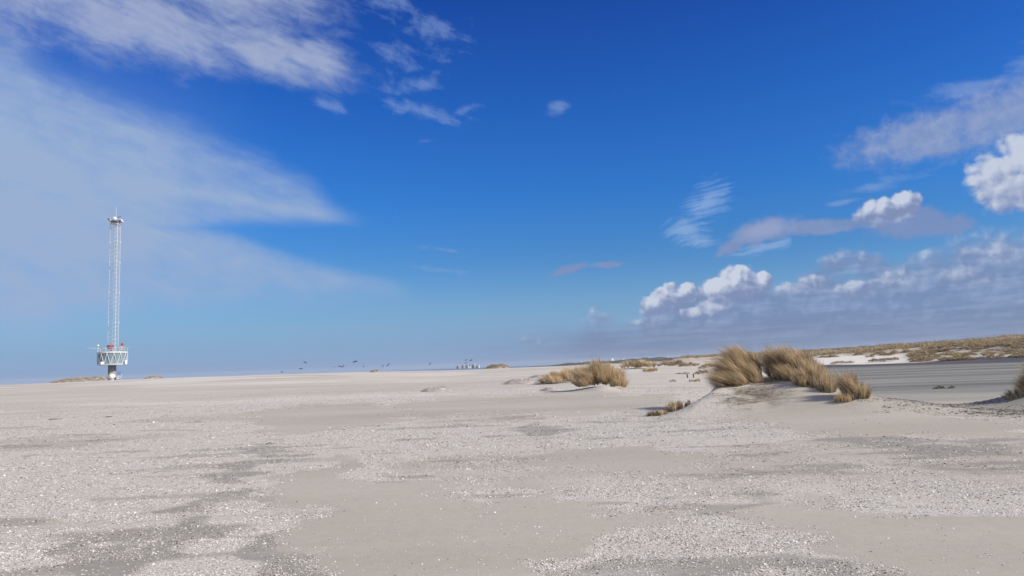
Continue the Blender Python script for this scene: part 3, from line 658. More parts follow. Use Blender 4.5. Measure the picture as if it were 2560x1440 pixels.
big_tuft('grass_stump', 'low reddish stump of grass on the shelly spur left of the mound', (12.4, 23.2),
         [(12, 23.2, 0.27, 0.27, 1, 0.26, -0.15, 0, 0.16), (12.8, 23.1, 0.16, 0.16, 0.4, 0.16, -0.1, 0, 0.1)], 1690, .011, .02, .35)
big_tuft('grass_stump', 'smallest brown stump at the far left tip of the shelly spur', (10.75, 22.6),
         [(10.6, 22.5, 0.32, 0.24, 1, 0.14, -0.1, 0, 0.09)], 1040, .011, .0, .6)

# --- dead stems lying on the front of the mound
def litter():
    n = 2600; az = RNG.normal(17.4, 1.5, n); d = RNG.normal(23.5, .70, n)
    x, y = polar(az, d); nx_ = fbm(x / .5, y / .35, 61, 3); k = (nx_ > .50) & (az < 20.8) & (az > 14.6); x, y = x[k], y[k]; n = len(x)
    z = height(x, y) + RNG.uniform(.0, .05, n); a = RNG.normal(2.9, .7, n)
    dirn = unit(np.stack([np.cos(a), np.sin(a) * .7, RNG.uniform(-.05, .22, n)], 1)); L = RNG.uniform(.10, .42, n)
    bend = np.stack([RNG.normal(0, .1, n), RNG.normal(0, .1, n), -np.abs(RNG.normal(.12, .08, n))], 1)
    o = place(17.6, 23.7); V, F, A = blades(np.stack([x, y, z], 1) - np.array(o), dirn, L, bend, RNG.uniform(.008, .018, n), RNG.uniform(.0, .6, n), 4)
    ob_ = new_obj('dead_grass_litter', np_mesh('dead_grass_litter', V, F, False, A), None, M_BROWN); ob_.location = o
    tag(ob_, 'flattened dead grass stems strewn over the front of the near mound', 'grass litter', None, 'stuff')
litter()

# --- single tufts farther off: azimuth, distance, half width, half depth, blade length, blades, green, dark, label
SINGLES = [
 (5.35, 39.3, .55, .7, 1.0, 3000, -.30, .03, .26, 'left wing of the middle straw tuft, leaning over dark stems'),
 (6.15, 39.6, .80, .6, 1.42, 5200, -.18, .02, .14, 'tall centre tuft of the straw group left of the near mound'),
 (7.15, 39.5, .68, .6, 1.32, 4400, -.10, .02, .14, 'tall right tuft of the straw group left of the near mound'),
 (7.85, 38.9, .42, .5, .75, 2000, .10, .0, .20, 'low orange straw tuft at the right end of the middle group'),
 (2.75, 51.5, .8, .7, .72, 1700, -.35, .02, .22, 'low tuft at the left end of the back row of straw grass'),
 (3.5, 52.6, .9, .8, 1.0, 2200, -.28, .04, .16, 'mid-height tuft in the back row behind the middle group'),
 (4.45, 55.0, .95, .8, 1.25, 2200, -.15, .04, .14, 'highest tuft of the back row, behind the middle group'),
 (5.5, 57.5, 1.0, .8, 1.05, 1500, -.12, .04, .14, 'tuft showing above the middle group of straw grass'),
 (6.6, 60.0, 1.0, .8, 1.25, 1400, -.10, .04, .14, 'farthest tuft peeping over the middle group of straw grass'),
 (8.9, 92.0, 1.3, 1.2, 1.15, 800, -.15, .02, .22, 'left one of the far pair of tufts beyond the middle group'),
 (9.9, 93.0, 1.3, 1.2, 1.20, 800, -.10, .02, .18, 'right one of the far pair of tufts beyond the middle group'),
 (10.05, 76.0, .45, .4, .50, 320, -.1, .02, .35, 'small brown tuft with a pale base on the far sand'),
 (10.45, 76.4, .50, .4, .62, 380, -.1, .02, .40, 'darker small brown tuft beside the pale-based one'),
 (12.2, 110, 1.8, 1.4, 1.2, 700, -.1, .06, .30, 'far grass hummock with a dark bush on top, left of the tall tuft'),
 (13.2, 112, 1.7, 1.4, 1.0, 600, -.1, .03, .25, 'straw hummock between the bush and the tall tuft'),
 (14.6, 104, 1.5, 1.2, .95, 500, -.1, .02, .40, 'brown hummock half hidden behind the tall leaning tuft'),
 (11.5, 108, 1.4, 1.2, .9, 500, -.1, .02, .25, 'low straw hummock left of the dark-topped one'),
 (14.1, 76, .8, .6, .55, 300, -.2, .0, .50, 'small dark clump on the ripple just left of the tall tuft'),
 (12.6, 72, .8, .3, .26, 200, -.1, .2, .45, 'thin olive line of shoots on the pale sand'),
 (13.7, 53.5, .20, .18, .30, 160, .0, .25, .4, 'small grey-green shoot cluster near the two posts'),
 (13.3, 52.6, .22, .2, .26, 120, .0, .3, .4, 'smaller shoot cluster left of the grey-green one'),
 (11.9, 50.5, .22, .2, .24, 110, -.3, .1, .6, 'lone dark shoot on the flat sand left of the shoots'),
 (23.7, 155.5, 2.4, 1.2, .80, 600, -.1, .0, .50, 'brown bush at the foot of the white sand strip'),
 (25.9, 158.5, 1.8, 1.2, .95, 520, -.1, .0, .45, 'left of the two rounded bushes where the white strip narrows'),
 (26.7, 160.0, 2.0, 1.2, 1.0, 520, -.1, .05, .35, 'right of the two rounded bushes where the white strip narrows'),
 (25.5, 178, 1.0, .8, .75, 260, -.1, .0, .70, 'tiny dark bush standing out on the white sand strip'),
 (26.6, 182, .9, .8, .60, 240, -.1, .0, .70, 'second tiny dark bush higher on the white sand strip'),
]
for i, (az, d, rx, ry, L, n, lean, gr_, dk_, lab) in enumerate(SINGLES):
    far = d > 70
    me = tuft_mesh('marram_tuft', n, rx, ry, L, (lean, 0), .9 if not far else 1.3, .016 if d < 48 else .024 if not far else .05, gr_, dk_, 4 if not far else 3, .48, 100 + i, 1 + i % 3)
    o = new_obj('marram_tuft', me, None, M_STRAW if d < 100 else M_FAR); o.location = place(az, d)
    tag(o, lab, 'grass tuft', 'single marram tufts beyond the near mound')

# --- the dune field on the right: the 300 nearest tufts one by one, the rest as ground cover
PROTO = [tuft_mesh('dune_tuft', 260, rx, rx * .8, L, (-.25, 0), 1.25, .055, gr_, dk_, 3, .40, 300 + i, 1 + i % 2) for i, (rx, L, gr_, dk_) in
         enumerate([(.85, .9, .05, .25), (1.1, .75, .10, .35), (.7, 1.0, .02, .15), (1.3, .8, .2, .30), (.95, .6, .0, .55), (.8, .85, .12, .2)])]
for p in PROTO: p.materials.append(M_FAR)
g = np.random.default_rng(55)
cand_az = g.uniform(12.5, 46, 26000); cand_d = np.sqrt(g.uniform(150 ** 2, 330 ** 2, 26000)); cx, cy = polar(cand_az, cand_d)
shore = 150 + (fbm(cx / 30, cy * 0, 8, 2) - .5) * 16 - np.clip(cand_az - 26, 0, 10) * 1.6
_, _, _, _, c_strip, _ = cover(cx, cy)
dens = .35 + .65 * (fbm(cx / 14, cy / 10, 81, 3) > .46)
ok = (cand_d > shore + 4) & (c_strip < .25) & (g.uniform(0, 1, 26000) < dens) & ((cand_az > 17) | (cand_d > 205)) & (g.uniform(0, 1, 26000) < .34)
cx, cy, cd, caz = cx[ok], cy[ok], cand_d[ok], cand_az[ok]
inview = caz < 35.2; order = np.argsort(np.where(inview, cd, 1e6)); near_i, rest_i = order[:300], order[300:]
cz = height(cx, cy)
for k in near_i:
    o = bpy.data.objects.new('dune_tuft', PROTO[int(g.integers(0, len(PROTO)))]); COL.objects.link(o)
    o.location = (cx[k], cy[k], cz[k] - .08); s_ = float(g.uniform(.75, 1.35)); o.scale = (s_ * 1.15, s_, s_ * float(g.uniform(.8, 1.1))); o.rotation_euler = (0, 0, float(g.uniform(-.5, .5)))
    tag(o, 'brown grass tuft among the many along the foot of the dunes beyond the grey flat', 'grass tuft', 'tufts along the foot of the far dunes')
def rest_cover():
    n = len(rest_i); per = np.where(cd[rest_i] < 215, 46, 26); rep_ = np.repeat(rest_i, per); m = len(rep_)
    ts_ = np.repeat(g.uniform(.7, 1.4, n), per); tt = np.repeat(g.uniform(-.42, .25, n), per)
    u, v = g.normal(0, .42, m), g.normal(0, .42, m)
    x, y = cx[rep_] + u * 1.5 * ts_, cy[rep_] + v * 1.3 * ts_; z = height(x, y) + .2 * np.exp(-(u * u + v * v) * 3) - .05
    dirn = unit(np.stack([u * 1.6 - .2 + g.normal(0, .2, m), v * 1.6 + g.normal(0, .2, m), np.ones(m)], 1))
    bend = np.stack([g.normal(-.15, .1, m), g.normal(0, .1, m), -np.abs(g.normal(.15, .1, m))], 1)
    V, F, A = blades(np.stack([x, y, z], 1), dirn, g.uniform(.45, .95, m) * ts_, bend, g.uniform(.06, .13, m), np.clip(tints(m, .06, .2) + tt, 0, 1), 3)
    tag(new_obj('dune_grass', np_mesh('dune_grass', V, F, False, A), None, M_FAR), 'straw and brown grass covering the dunes up to the skyline on the right', 'dune grass', None, 'stuff')
rest_cover()

# --- low crusty mounds on the open sand
def crust(name, az, d, w, dep, h, lab, seed, gm=None, tip=.16, dens=500, bw=.016):
    n = 44; k = 20; r_ = np.linspace(0, 1, k); th = np.linspace(0, 2 * np.pi, n, endpoint=False); rr, tt = np.meshgrid(r_, th, indexing='ij')
    o = place(az, d)
    x = rr * np.cos(tt) * w; y = rr * np.sin(tt) * dep
    shape = (1 - rr ** 2) ** 1.2 * (1 + .35 * (fbm(x * 1.6 + seed, y * 1.6, seed, 3) - .5)) 
    gz = height(x + o.x, y + o.y) - o.z
    z = gz + shape * h + (fbm(x * 4, y * 4, seed + 3, 3) - .5) * h * .30 * (1 - rr ** 4) - .03 * rr ** 6
    V = np.stack([x.ravel(), y.ravel(), z.ravel()], 1)
    F = np.array([(i * n + j, (i + 1) * n + j, (i + 1) * n + (j + 1) % n, i * n + (j + 1) % n) for i in range(k - 1) for j in range(n)])
    root = empty(name, o); tag(root, lab, 'sand mound', 'low crusty mounds on the open sand')
    new_obj('sand_heap', np_mesh('sand_heap', V, F, True), root, M_HEAP)
    m = int(dens * w); a = RNG.uniform(0, 2 * np.pi, m); r = RNG.uniform(.25, .98, m) ** .8; x, y = r * np.cos(a) * w, r * np.sin(a) * dep
    kk = fbm(x * 2.2, y * 2.2, seed + 9, 2) > .47; x, y, r = x[kk], y[kk], r[kk]; m = len(x)
    z = height(x + o.x, y + o.y) - o.z + (1 - r ** 2) ** 1.2 * h
    dirn = unit(np.stack([RNG.normal(-.3, .6, m), RNG.normal(0, .5, m), np.abs(RNG.normal(.5, .4, m))], 1))
    V, F, A = blades(np.stack([x, y, z], 1), dirn, RNG.uniform(.3, 1, m) * tip, np.zeros((m, 3)), np.full(m, bw), RNG.uniform(0, .8, m), 3)
    new_obj('dead_stubble', np_mesh('dead_stubble', V, F, False, A), root, gm or M_BROWN)
M_HEAP = bpy.data.materials.new('heap_sand'); M_HEAP.use_nodes = True
def _heap():
    t = M_HEAP.node_tree; b = t.nodes['Principled BSDF']; P = N(t, t.nodes.new('ShaderNodeTexCoord').outputs['Object'])
    v = voro(t, P, 26, out='Color', dims='3D'); r = sep(t, v)[0]; n1 = noise(t, P, 3.2, 5, .65)
    c = mixc(t, n1.ss(.42, .62), (.36, .31, .27), r.ramp([(0, (.22, .18, .15)), (.5, (.42, .38, .34)), (1, (.74, .71, .67))]))
    t.links.new(c.s, b.inputs['Base Color']); b.inputs['Roughness'].default_value = .95
    bn = t.nodes.new('ShaderNodeBump'); bn.inputs[0].default_value = .8; bn.inputs[1].default_value = .04; t.links.new(noise(t, P, 9, 5).s, bn.inputs['Height']); t.links.new(bn.outputs[0], b.inputs['Normal'])
_heap()
crust('crusty_mound', -6.05, 46.5, 1.05, .9, .28, 'dome-shaped crusty mound alone on the open sand, brown at both ends', 3)
crust('crusty_mound', 0.35, 53.5, 1.4, 1.1, .34, 'wide shelly mound just left of the back row of straw grass', 5)
crust('crusty_mound', 2.75, 42.0, .75, .6, .17, 'small flat mound of broken sand in front of the middle tufts', 7)
crust('crusty_mound', 2.2, 66.0, 1.5, 1.0, .30, 'dark grey low mound behind the wide shelly one', 9, tip=.12)
crust('far_grassy_mound', -1.35, 178.0, 3.3, 2.5, 1.05, 'distant yellowish grassy mound on the beach crest right of the far blocks', 11, tip=.5, gm=M_FAR, dens=1500, bw=.05)
crust('far_grassy_mound', -10.65, 150.0, 1.0, .8, .38, 'tiny dark grassy heap on the skyline below the kites', 13, tip=.3, gm=M_FAR, dens=1500, bw=.05)
crust('far_grassy_mound', -30.05, 181.0, 7.6, 3.0, .95, 'long low brown mound on the skyline left of the tower', 15, tip=.35, gm=M_FAR, dens=1500, bw=.05)
crust('far_grassy_mound', -25.9, 178.0, 2.2, 1.5, .5, 'faint short mound on the skyline right of the tower', 17, tip=.3, gm=M_FAR, dens=1500, bw=.05)

# ================================================================ shells lying on the sand (nobody could count them)
def shells():
    g = np.random.default_rng(99); n = 1700000
    az = g.uniform(-44, 44, n); d = 3.6 * (62 / 3.6) ** g.uniform(0, 1, n)          # denser underfoot
    x, y = polar(az, d); sm, dk, sh, wet, st_, _ = cover(x, y)
    cl = fbm(x / .9, y / .4, 91, 4)
    p = np.clip(sh * (.25 + 1.5 * sstep(.36, .6, cl)), 0, 1) * .72 + .007 + .02 * (sm > .5) * sstep(9, 5, d)
    k = g.uniform(0, 1, n) < p * np.clip(d / 9, .35, 1); x, y, d, sm, dk = x[k], y[k], d[k], sm[k], dk[k]; n = len(x)
    z = height(x, y); s_ = np.exp(g.normal(math.log(.0054), .42, n)) * np.clip(d / 8, 1, 4.2) ** .42; s_ = np.clip(s_, .003, .015 * np.clip(d / 8, 1, 3))
    a = g.uniform(0, 2 * np.pi, n); tilt = g.normal(0, .35, (n, 2)); el = g.uniform(.55, 1.0, n); hh = g.uniform(.15, .55, n)
    ring = 6; V = np.empty((n, ring + 1, 3))
    def put(i, u, v, w):
        X = (u * np.cos(a) - v * np.sin(a)) * s_; Y = (u * np.sin(a) + v * np.cos(a)) * s_
        V[:, i, 0] = x + X; V[:, i, 1] = y + Y; V[:, i, 2] = z + s_ * .22 + w * s_ * np.clip(9 / d, .5, 1) + tilt[:, 0] * X + tilt[:, 1] * Y
    put(0, 0.1, 0, hh)
    for i in range(ring):
        t_ = 2 * np.pi * i / ring; j = g.uniform(.8, 1.2, n); put(i + 1, np.cos(t_) * j, np.sin(t_) * el * j, -.1)
    b = (np.arange(n) * (ring + 1))[:, None]
    F = np.concatenate([b + np.array([[0, 1 + i, 1 + (i + 1) % ring]]) for i in range(ring)], 0)
    tone = np.clip(g.beta(2.1, 1.6, n) - .20 * dk, 0, 1)
    me = np_mesh('shells', V.reshape(-1, 3), F, True, dict(tint=np.repeat(tone, ring + 1)))
    m = bpy.data.materials.new('shell'); m.use_nodes = True; t = m.node_tree; b_ = t.nodes['Principled BSDF']
    t.links.new(attr(t, 'tint').ramp([(0.0, (.21, .18, .15)), (.10, (.38, .34, .285)), (.4, (.56, .515, .45)), (.7, (.70, .66, .59)), (1.0, (.87, .84, .78))]).s, b_.inputs['Base Color'])
    b_.inputs['Roughness'].default_value = .55; b_.inputs['Specular IOR Level'].default_value = .35
    tag(new_obj('shells', me, None, m), 'white, grey and brown broken shells strewn thickly over the sand', 'shells', None, 'stuff')
shells()

# ================================================================ dark debris and driftwood on the right, small finds
M_WRACK = mat('dark_wrack', (.12, .105, .088), .95, var=.5, vscale=2, bump=.03)
def lumps(n, azr, dr, size, seed, thr=.45):
    g = np.random.default_rng(seed); az = g.uniform(*azr, n); d = g.uniform(*dr, n); x, y = polar(az, d)
    k = fbm(x / 2.2, y / .7, seed, 3) > thr; x, y = x[k], y[k]; n = len(x); z = height(x, y)
    base = np.array([[math.cos(t_) * c, math.sin(t_) * c, h] for c, h in ((1, -.2), (.85, .35), (.35, .7)) for t_ in np.arange(6) * math.pi / 3])
    s_ = np.exp(g.normal(math.log(size), .5, n)); a = g.normal(0, .35, n); e = g.uniform(1.0, 2.6, n)
    B = base[None] * (1 + g.normal(0, .22, (n, 18, 1))); X = B[..., 0] * e[:, None]; Y = B[..., 1]
    V = np.stack([x[:, None] + (X * np.cos(a)[:, None] - Y * np.sin(a)[:, None]) * s_[:, None], y[:, None] + (X * np.sin(a)[:, None] + Y * np.cos(a)[:, None]) * s_[:, None], z[:, None] + B[..., 2] * s_[:, None] * .8], -1)
    f = [(r * 6 + i, r * 6 + (i + 1) % 6, (r + 1) * 6 + (i + 1) % 6, (r + 1) * 6 + i) for r in range(2) for i in range(6)] + [(12, 13, 14, 15), (12, 15, 16, 17)]
    F = ((np.arange(n) * 18)[:, None, None] + np.array(f)[None]).reshape(-1, 4)
    return V.reshape(-1, 3), F
V1, F1_ = lumps(9000, (26.0, 46), (21.3, 28), .009, 201, .46)
V2, F2_ = lumps(1500, (24.5, 34), (20.5, 26), .010, 203, .50)
tag(new_obj('dark_debris', np_mesh('dark_debris', np.vstack([V1, V2]), np.vstack([F1_, F2_ + len(V1)])), None, M_WRACK), 'dark clods and washed-up debris scattered in a band before the grey flat', 'debris', None, 'stuff')
def driftwood(name, az, d, pts, r, lab, cat='driftwood', m=None):
    o = place(az, d); mb = MB()
    for (p0, p1, k) in pts: mb.tube(p0, p1, r * k, r * k * .7, 7)
    ob_ = mb.build(name, m or M_WRACK); ob_.location = o; ob_.scale = (.72,) * 3; tag(ob_, lab, cat)
driftwood('driftwood', 29.5, 45.2, [((-.42, 0, .02), (-.05, .03, .17), 1), ((-.05, .03, .17), (.34, -.02, .14), .9), ((-.15, .02, .10), (.1, .1, .26), .5), ((.30, 0, .12), (.50, .05, -.02), .9), ((-.2, 0, .05), (.25, .05, .03), 1.2)], .07, 'dark twisted driftwood lying on the grey flat, longer of the two')
driftwood('driftwood', 30.2, 45.5, [((-.28, 0, .0), (.05, .02, .16), 1), ((.05, .02, .16), (.3, .06, .12), .9), ((-.1, 0, .04), (.2, 0, .05), 1.2)], .06, 'short dark piece of driftwood on the grey flat beside the longer one')
driftwood('driftwood', -18.3, 18.7, [((-.10, -.02, .02), (-.02, 0, .06), 1), ((-.02, 0, .06), (.06, .01, .055), 1.1), ((.06, .01, .055), (.10, .02, .01), .9), ((.13, .03, .03), (.15, .02, .05), .8)], .016, 'small black curved scrap lying on the shells left of centre', 'beach scrap')
driftwood('driftwood', -31.8, 35.0, [((-.22, 0, .02), (.2, .05, .04), 1), ((.2, 0, .03), (.5, .1, .03), .5)], .025, 'thin dark stick on the shells at the far left', 'driftwood')
driftwood('driftwood', -28.6, 34.6, [((-.17, 0, .02), (.18, .02, .04), 1)], .022, 'second thin dark stick on the shells, right of the first', 'driftwood')
for az, d, h_, lab in ((13.0, 59.6, .30, 'left one of two short dark posts standing in the pale sand'), (13.45, 60.6, .32, 'right one of two short dark posts standing in the pale sand')):
    o = place(az, d); mb = MB(); mb.lathe([(.055, -.3), (.05, h_ * .5), (.06, h_ * .93), (.04, h_)], 8)
    ob_ = mb.build('wooden_post', M_WRACK); ob_.location = o; ob_.rotation_euler = (R(3), R(-4), 0); tag(ob_, lab, 'post', 'short posts in the sand')

# ================================================================ the measuring tower
M_WHITE = mat('white_paint', (.56, .57, .57), .45, var=.06); M_CONC = mat('grey_column', (.25, .25, .25), .85, var=.18, vscale=1.2, bump=.02)
M_GALV = mat('galvanised_steel', (.50, .52, .53), .5, .0, var=.1); M_GLASS = mat('grey_blue_glass', (.20, .27, .32), .12, 0, .6, var=.35, vscale=.6)
M_RED = mat('red_paint', (.36, .035, .04), .5, var=.2); M_DARK = mat('dark_steel', (.06, .065, .07), .6, var=.3); M_DECK = mat('deck_grey', (.33, .34, .34), .7, var=.15)
M_YEL = mat('yellow_paint', (.62, .60, .12), .6, var=.2); M_BLUE = mat('blue_mesh', (.10, .20, .45), .6, var=.2); M_DOME = mat('chalky_white', (.80, .79, .76), .6, var=.10, vscale=2.5)
def tower():
    D = 160.0; az = -28.45; o = place(az, D); o.z = -0.2
    # local axes: x to the right seen from the beach, y away from it
    root = empty('measuring_tower', o, -R(az)); tag(root, 'white lattice measuring mast on a glazed round cabin standing on a single grey column', 'tower')
    px = D / 1850.0 * math.cos(R(az)) ** 2; pz = D / 1850.0 * math.cos(R(az))      # metres that one photo pixel spans out there, across and up
    zh = EYE - o.z                                                # horizon height in local metres
    def Z(ypix): return zh + (951.0 - ypix) * pz
    zb, zt, zr = Z(913.5), Z(881.5), Z(870)                     # cabin floor, deck, rail top
    Rc, Rr = 39.2 * px, 37.2 * px
    # column
    MB().lathe([(10.4 * px, -1.5), (10.4 * px, zb + .1)], 40).build('column', M_CONC, root, True)
    col = root.children[-1] if root.children else root
    MB().lathe([(10.9 * px, Z(952) - .3), (10.9 * px, Z(949)), (10.5 * px, Z(948))], 40).build('column_collar', M_GALV, root, True)
    # bulging white cover low on the front of the column, with a yellow cap line
    b = MB(); prof = [(0.0, .0)]
    def bulge(mb, x0, z0, rx, rz, depth, zc, n=18, k=8):
        v = []; f = []
        for i in range(k + 1):
            r = i / k
            for j in range(n):
                a = 2 * math.pi * j / n; X = rx * r * math.cos(a); Zz = rz * r * math.sin(a)
                if Zz < 0: Zz *= .75
                v.append((x0 + X, -math.sqrt(max(0, (10.4 * px) ** 2 - min(abs(X), 10.2 * px) ** 2)) - depth * math.sqrt(max(0, 1 - r * r)), z0 + Zz))
        for i in range(k):
            for j in range(n): f.append((i * n + j, i * n + (j + 1) % n, (i + 1) * n + (j + 1) % n, (i + 1) * n + j))
        return mb.add(v, f)
    cv = bulge(MB(), -.02, Z(942), 9.6 * px, 8.8 * px, .38, 0).build('round_cover', M_DOME, root, True)
    sk = MB()
    for i, (xx, zz, ww, hh) in enumerate([(-5, 943, 1.2, 1.6), (-3.2, 943.5, .5, 2.2), (-1.2, 943, 1.4, .5), (-.9, 944.5, .4, 1.8), (1.3, 943, .5, 2.4), (2.6, 944, 1.2, .5), (4.6, 943.2, .5, 2.4), (5.6, 942.6, 1, .5)]):
        sk.box((xx * px, -(10.4 * px) - .33 + abs(xx) * .015, Z(zz)), (ww * px, .10, hh * px))
    sk.build('lettering', M_DECK, cv)
    yb = MB()
    for i in range(12):
        a0, a1 = R(100 + i * 4.5), R(100 + (i + 1) * 4.5)
        yb.box((9.2 * px * math.cos((a0 + a1) / 2) + .05, -(10.4 * px) * .94 - .08, Z(942) + 9.0 * px * math.sin((a0 + a1) / 2)), (1.1 * px, .12, 1.3 * px))
    for i in range(7):
        a0 = R(68 + i * 5.5); yb.box((9.2 * px * math.cos(a0), -(10.4 * px) * .97 - .10, Z(942) + 8.9 * px * math.sin(a0)), (1.0 * px, .12, 1.2 * px))
    yb.build('yellow_band', M_YEL, root)
    MB().box((-.4 * px, -10.4 * px + .02, Z(927)), (8 * px, .06, .9 * px)).box((1.0 * px, -10.4 * px, Z(925.2)), (4 * px, .05, .6 * px)).build('name_plate', M_GALV, root)
    MB().tube((1.2 * px, -10.3 * px, Z(928.8)), (1.2 * px, -10.45 * px - .06, Z(928.8)), .9 * px, n=10).build('hatch', M_DARK, root)
    # cabin: floor, roof deck, glazing, zigzag truss
    MB().lathe([(Rr * .97, zb + .02), (Rr, zb + .06), (Rr, zb + .26), (Rr * .96, zb + .26)], 56).build('cabin_floor', M_GALV, root)
    MB().lathe([(Rc * .97, zt - .20), (Rc, zt - .16), (Rc, zt + .08), (Rc * .97, zt + .12)], 56).build('roof_deck', M_WHITE, root)
    MB().lathe([(Rr * .62, zb + .27), (Rr * .62, zt - .21)], 24).build('cabin_core', mat('cabin_interior', (.16, .165, .17), .8, var=.4, vscale=.8), root)
    nb = 14
    for i in range(nb):
        a = R(5.3 - 12.86) + 2 * math.pi * (i + .5) / nb; Rg = Rr * .965
        c, s_ = math.sin(a), -math.cos(a); wd = 2 * Rg * math.tan(math.pi / nb) * .985
        MB().box((0, 0, 0), (wd, .05, zt - zb - .46)).build('window', M_GLASS, root)
        w = bpy.context.scene.collection.objects[-1]
        w.location = (c * Rg, s_ * Rg, (zb + zt) / 2 + .03); w.rotation_euler = (0, 0, a)
    fr = MB(); top_, bot_ = [], []
    for i in range(nb):
        a = R(5.3) + 2 * math.pi * i / nb; a2 = a + math.pi / nb
        top_.append((math.sin(a) * Rc * .985, -math.cos(a) * Rc * .985, zt - .14)); bot_.append((math.sin(a2) * Rr * 1.0, -math.cos(a2) * Rr * 1.0, zb + .18))
    for i in range(nb):
        fr.tube(top_[i], bot_[i], .058, n=6); fr.tube(bot_[i], top_[(i + 1) % nb], .058, n=6)
    fr.build('zigzag_truss', M_WHITE, root)
    bx_ = MB().box((.3, -Rr * .9, zb + .5), (.5, .25, .65)).box((-1.6, -Rr * .8, zb + .42), (.6, .25, .5)).box((2.3, -Rr * .72, zb + .5), (.4, .3, .7)); bx_.build('cabin_gear', M_DOME, root)
    # railing
    rl = MB(); nr_ = 28; P3 = lambda i, z: (math.sin(2 * math.pi * i / nr_) * Rc * .975, -math.cos(2 * math.pi * i / nr_) * Rc * .975, z)
    for i in range(nr_):
        if i % 2 == 0: rl.tube(P3(i, zt + .15), P3(i, zr), .04, n=5)
        rl.tube(P3(i, zr), P3(i + 1, zr), .042, n=5); rl.tube(P3(i, (zr + zt) / 2 + .05), P3(i + 1, (zr + zt) / 2 + .05), .03, n=5)
    rl.build('railing', M_GALV, root)
    # mast: three legs with zigzag faces
    zm0, zm1 = zt + .15, Z(556.5); Rm = 15.4 * px
    # leg directions fitted to what the photo shows: left, middle (front), right (rear)
    legs = []
    for xp in (-14.67, 3.33, 11.33):
        yy = math.sqrt(max(0, Rm ** 2 - (xp * px) ** 2)) * (-1 if xp == 3.33 else 1) 
        legs.append((xp * px + 2.3 * px, yy))
    # make it a true triangle
    th0 = math.asin(3.33 / 15.4); legs = [(Rm * math.sin(th0 + k * 2 * math.pi / 3) + 2.6 * px, -Rm * math.cos(th0 + k * 2 * math.pi / 3)) for k in (0, 1, 2)]
    for k, (x, y) in enumerate(legs):
        MB().tube((x, y, zm0), (x, y, zm1), .052 if k == 0 else .038, n=8).build('mast_leg', M_WHITE, root)
    for k in range(3):
        a, b_ = legs[k], legs[(k + 1) % 3]; zz = MB(); n = 62; h_ = (zm1 - zm0) / n
        for i in range(n):
            p, q = (a, b_) if i % 2 == 0 else (b_, a); zz.tube((*p, zm0 + i * h_), (*q, zm0 + (i + 1) * h_), .013 if k != 0 else .026, n=4)
            if i % 6 == 0: zz.tube((*a, zm0 + i * h_), (*b_, zm0 + i * h_), .016, n=4)
        zz.build('mast_lattice', M_GALV, root)
    ld = MB(); lx, ly = legs[0][0] - 1.3, legs[0][1] + .9
    ld.tube((lx + .9, ly, zm0), (lx + .9, ly, zm1), .035, n=4); ld.tube((lx + 1.25, ly + .2, zm0), (lx + 1.25, ly + .2, zm1), .035, n=4)
    for i in range(90): z_ = zm0 + (i + .5) * (zm1 - zm0) / 90; ld.tube((lx + .9, ly, z_), (lx + 1.25, ly + .2, z_), .018, n=4)
    ld.build('ladder', M_GALV, root)
    cl = MB()
    for zf in (.225, .46, .70, .86):
        for (x, y) in legs: cl.tube((x, y, zm0 + zf * (zm1 - zm0) - .12), (x, y, zm0 + zf * (zm1 - zm0) + .12), .14, n=8)
    cl.build('leg_joints', M_WHITE, root)
    # head: triangular beam, ring of lamps, whip
    L0, L2 = min(legs), max(legs); hb = MB()
    for a, b_ in ((0, 1), (1, 2), (2, 0)): hb.tube((*legs[a], zm1), (*legs[b_], zm1), .13, n=6); hb.tube((*legs[a], zm1 + .35), (*legs[b_], zm1 + .35), .06, n=6)
    hb.build('head_frame', M_WHITE, root)
    hx = 2.0 * px; zp = Z(549)
    MB().lathe([(.7, zp - .16), (.85, zp - .1), (.85, zp + .02), (.7, zp + .05)], 18, (hx, 0, 0)).build('head_platform', M_DARK, root)
    st_ = MB()
    for (x, y) in legs: st_.tube((x, y, zm1), (hx + (x - hx) * .6, y * .6, zp - .1), .05, n=5)
    for i in range(9): a = 2 * math.pi * i / 9; st_.tube((hx + math.cos(a) * .9, math.sin(a) * .9, zp), (hx + math.cos(a) * 1.25, math.sin(a) * 1.25, zp + .1), .045, n=5)
    st_.build('head_brackets', M_DARK, root)
    rg = random.Random(4)
    for i in range(15):
        a = 2 * math.pi * (i + .3) / 15; r_ = 1.18 + rg.uniform(-.15, .15); cx_, cy_ = hx + math.cos(a) * r_, math.sin(a) * r_; z_ = zp + rg.uniform(-.12, .32)
        mb = MB(); mb.tube((cx_ - math.cos(a) * .14, cy_ - math.sin(a) * .14, z_ + .05), (cx_ + math.cos(a) * .12, cy_ + math.sin(a) * .12, z_ - .03), .10, .17, 10)
        mb.build('flood_lamp', M_DOME if i % 4 else M_DARK, root, True)
    MB().ball((hx - .25, -1.3, zp + .30), .34, 12).build('radome', M_DOME, root, True)
    MB().tube((hx + .0, 0, zp), (hx + .0, 0, Z(511)), .055, .03, 6).build('whip_antenna', M_WHITE, root)
    for xx, yp in ((8.6, 537.5), (12.2, 535.5)):
        m_ = MB().tube((hx + xx * px - 2 * px, .3, zp), (hx + xx * px - 2 * px, .3, Z(yp)), .03, n=5).build('sensor_post', M_GALV, root)
        MB().ball((hx + xx * px - 2 * px, .3, Z(yp)), .11, 8).build('sensor', M_DARK, m_)
    # things on the deck
    xr = 23.5 * px; d1 = MB().box((xr, 0, zt + .75), (6.8 * px, .6, 1.0)).box((xr + .1, 0, zt + .2), (2.6 * px, .3, .6)).build('deck_cabinet', M_DECK, root)
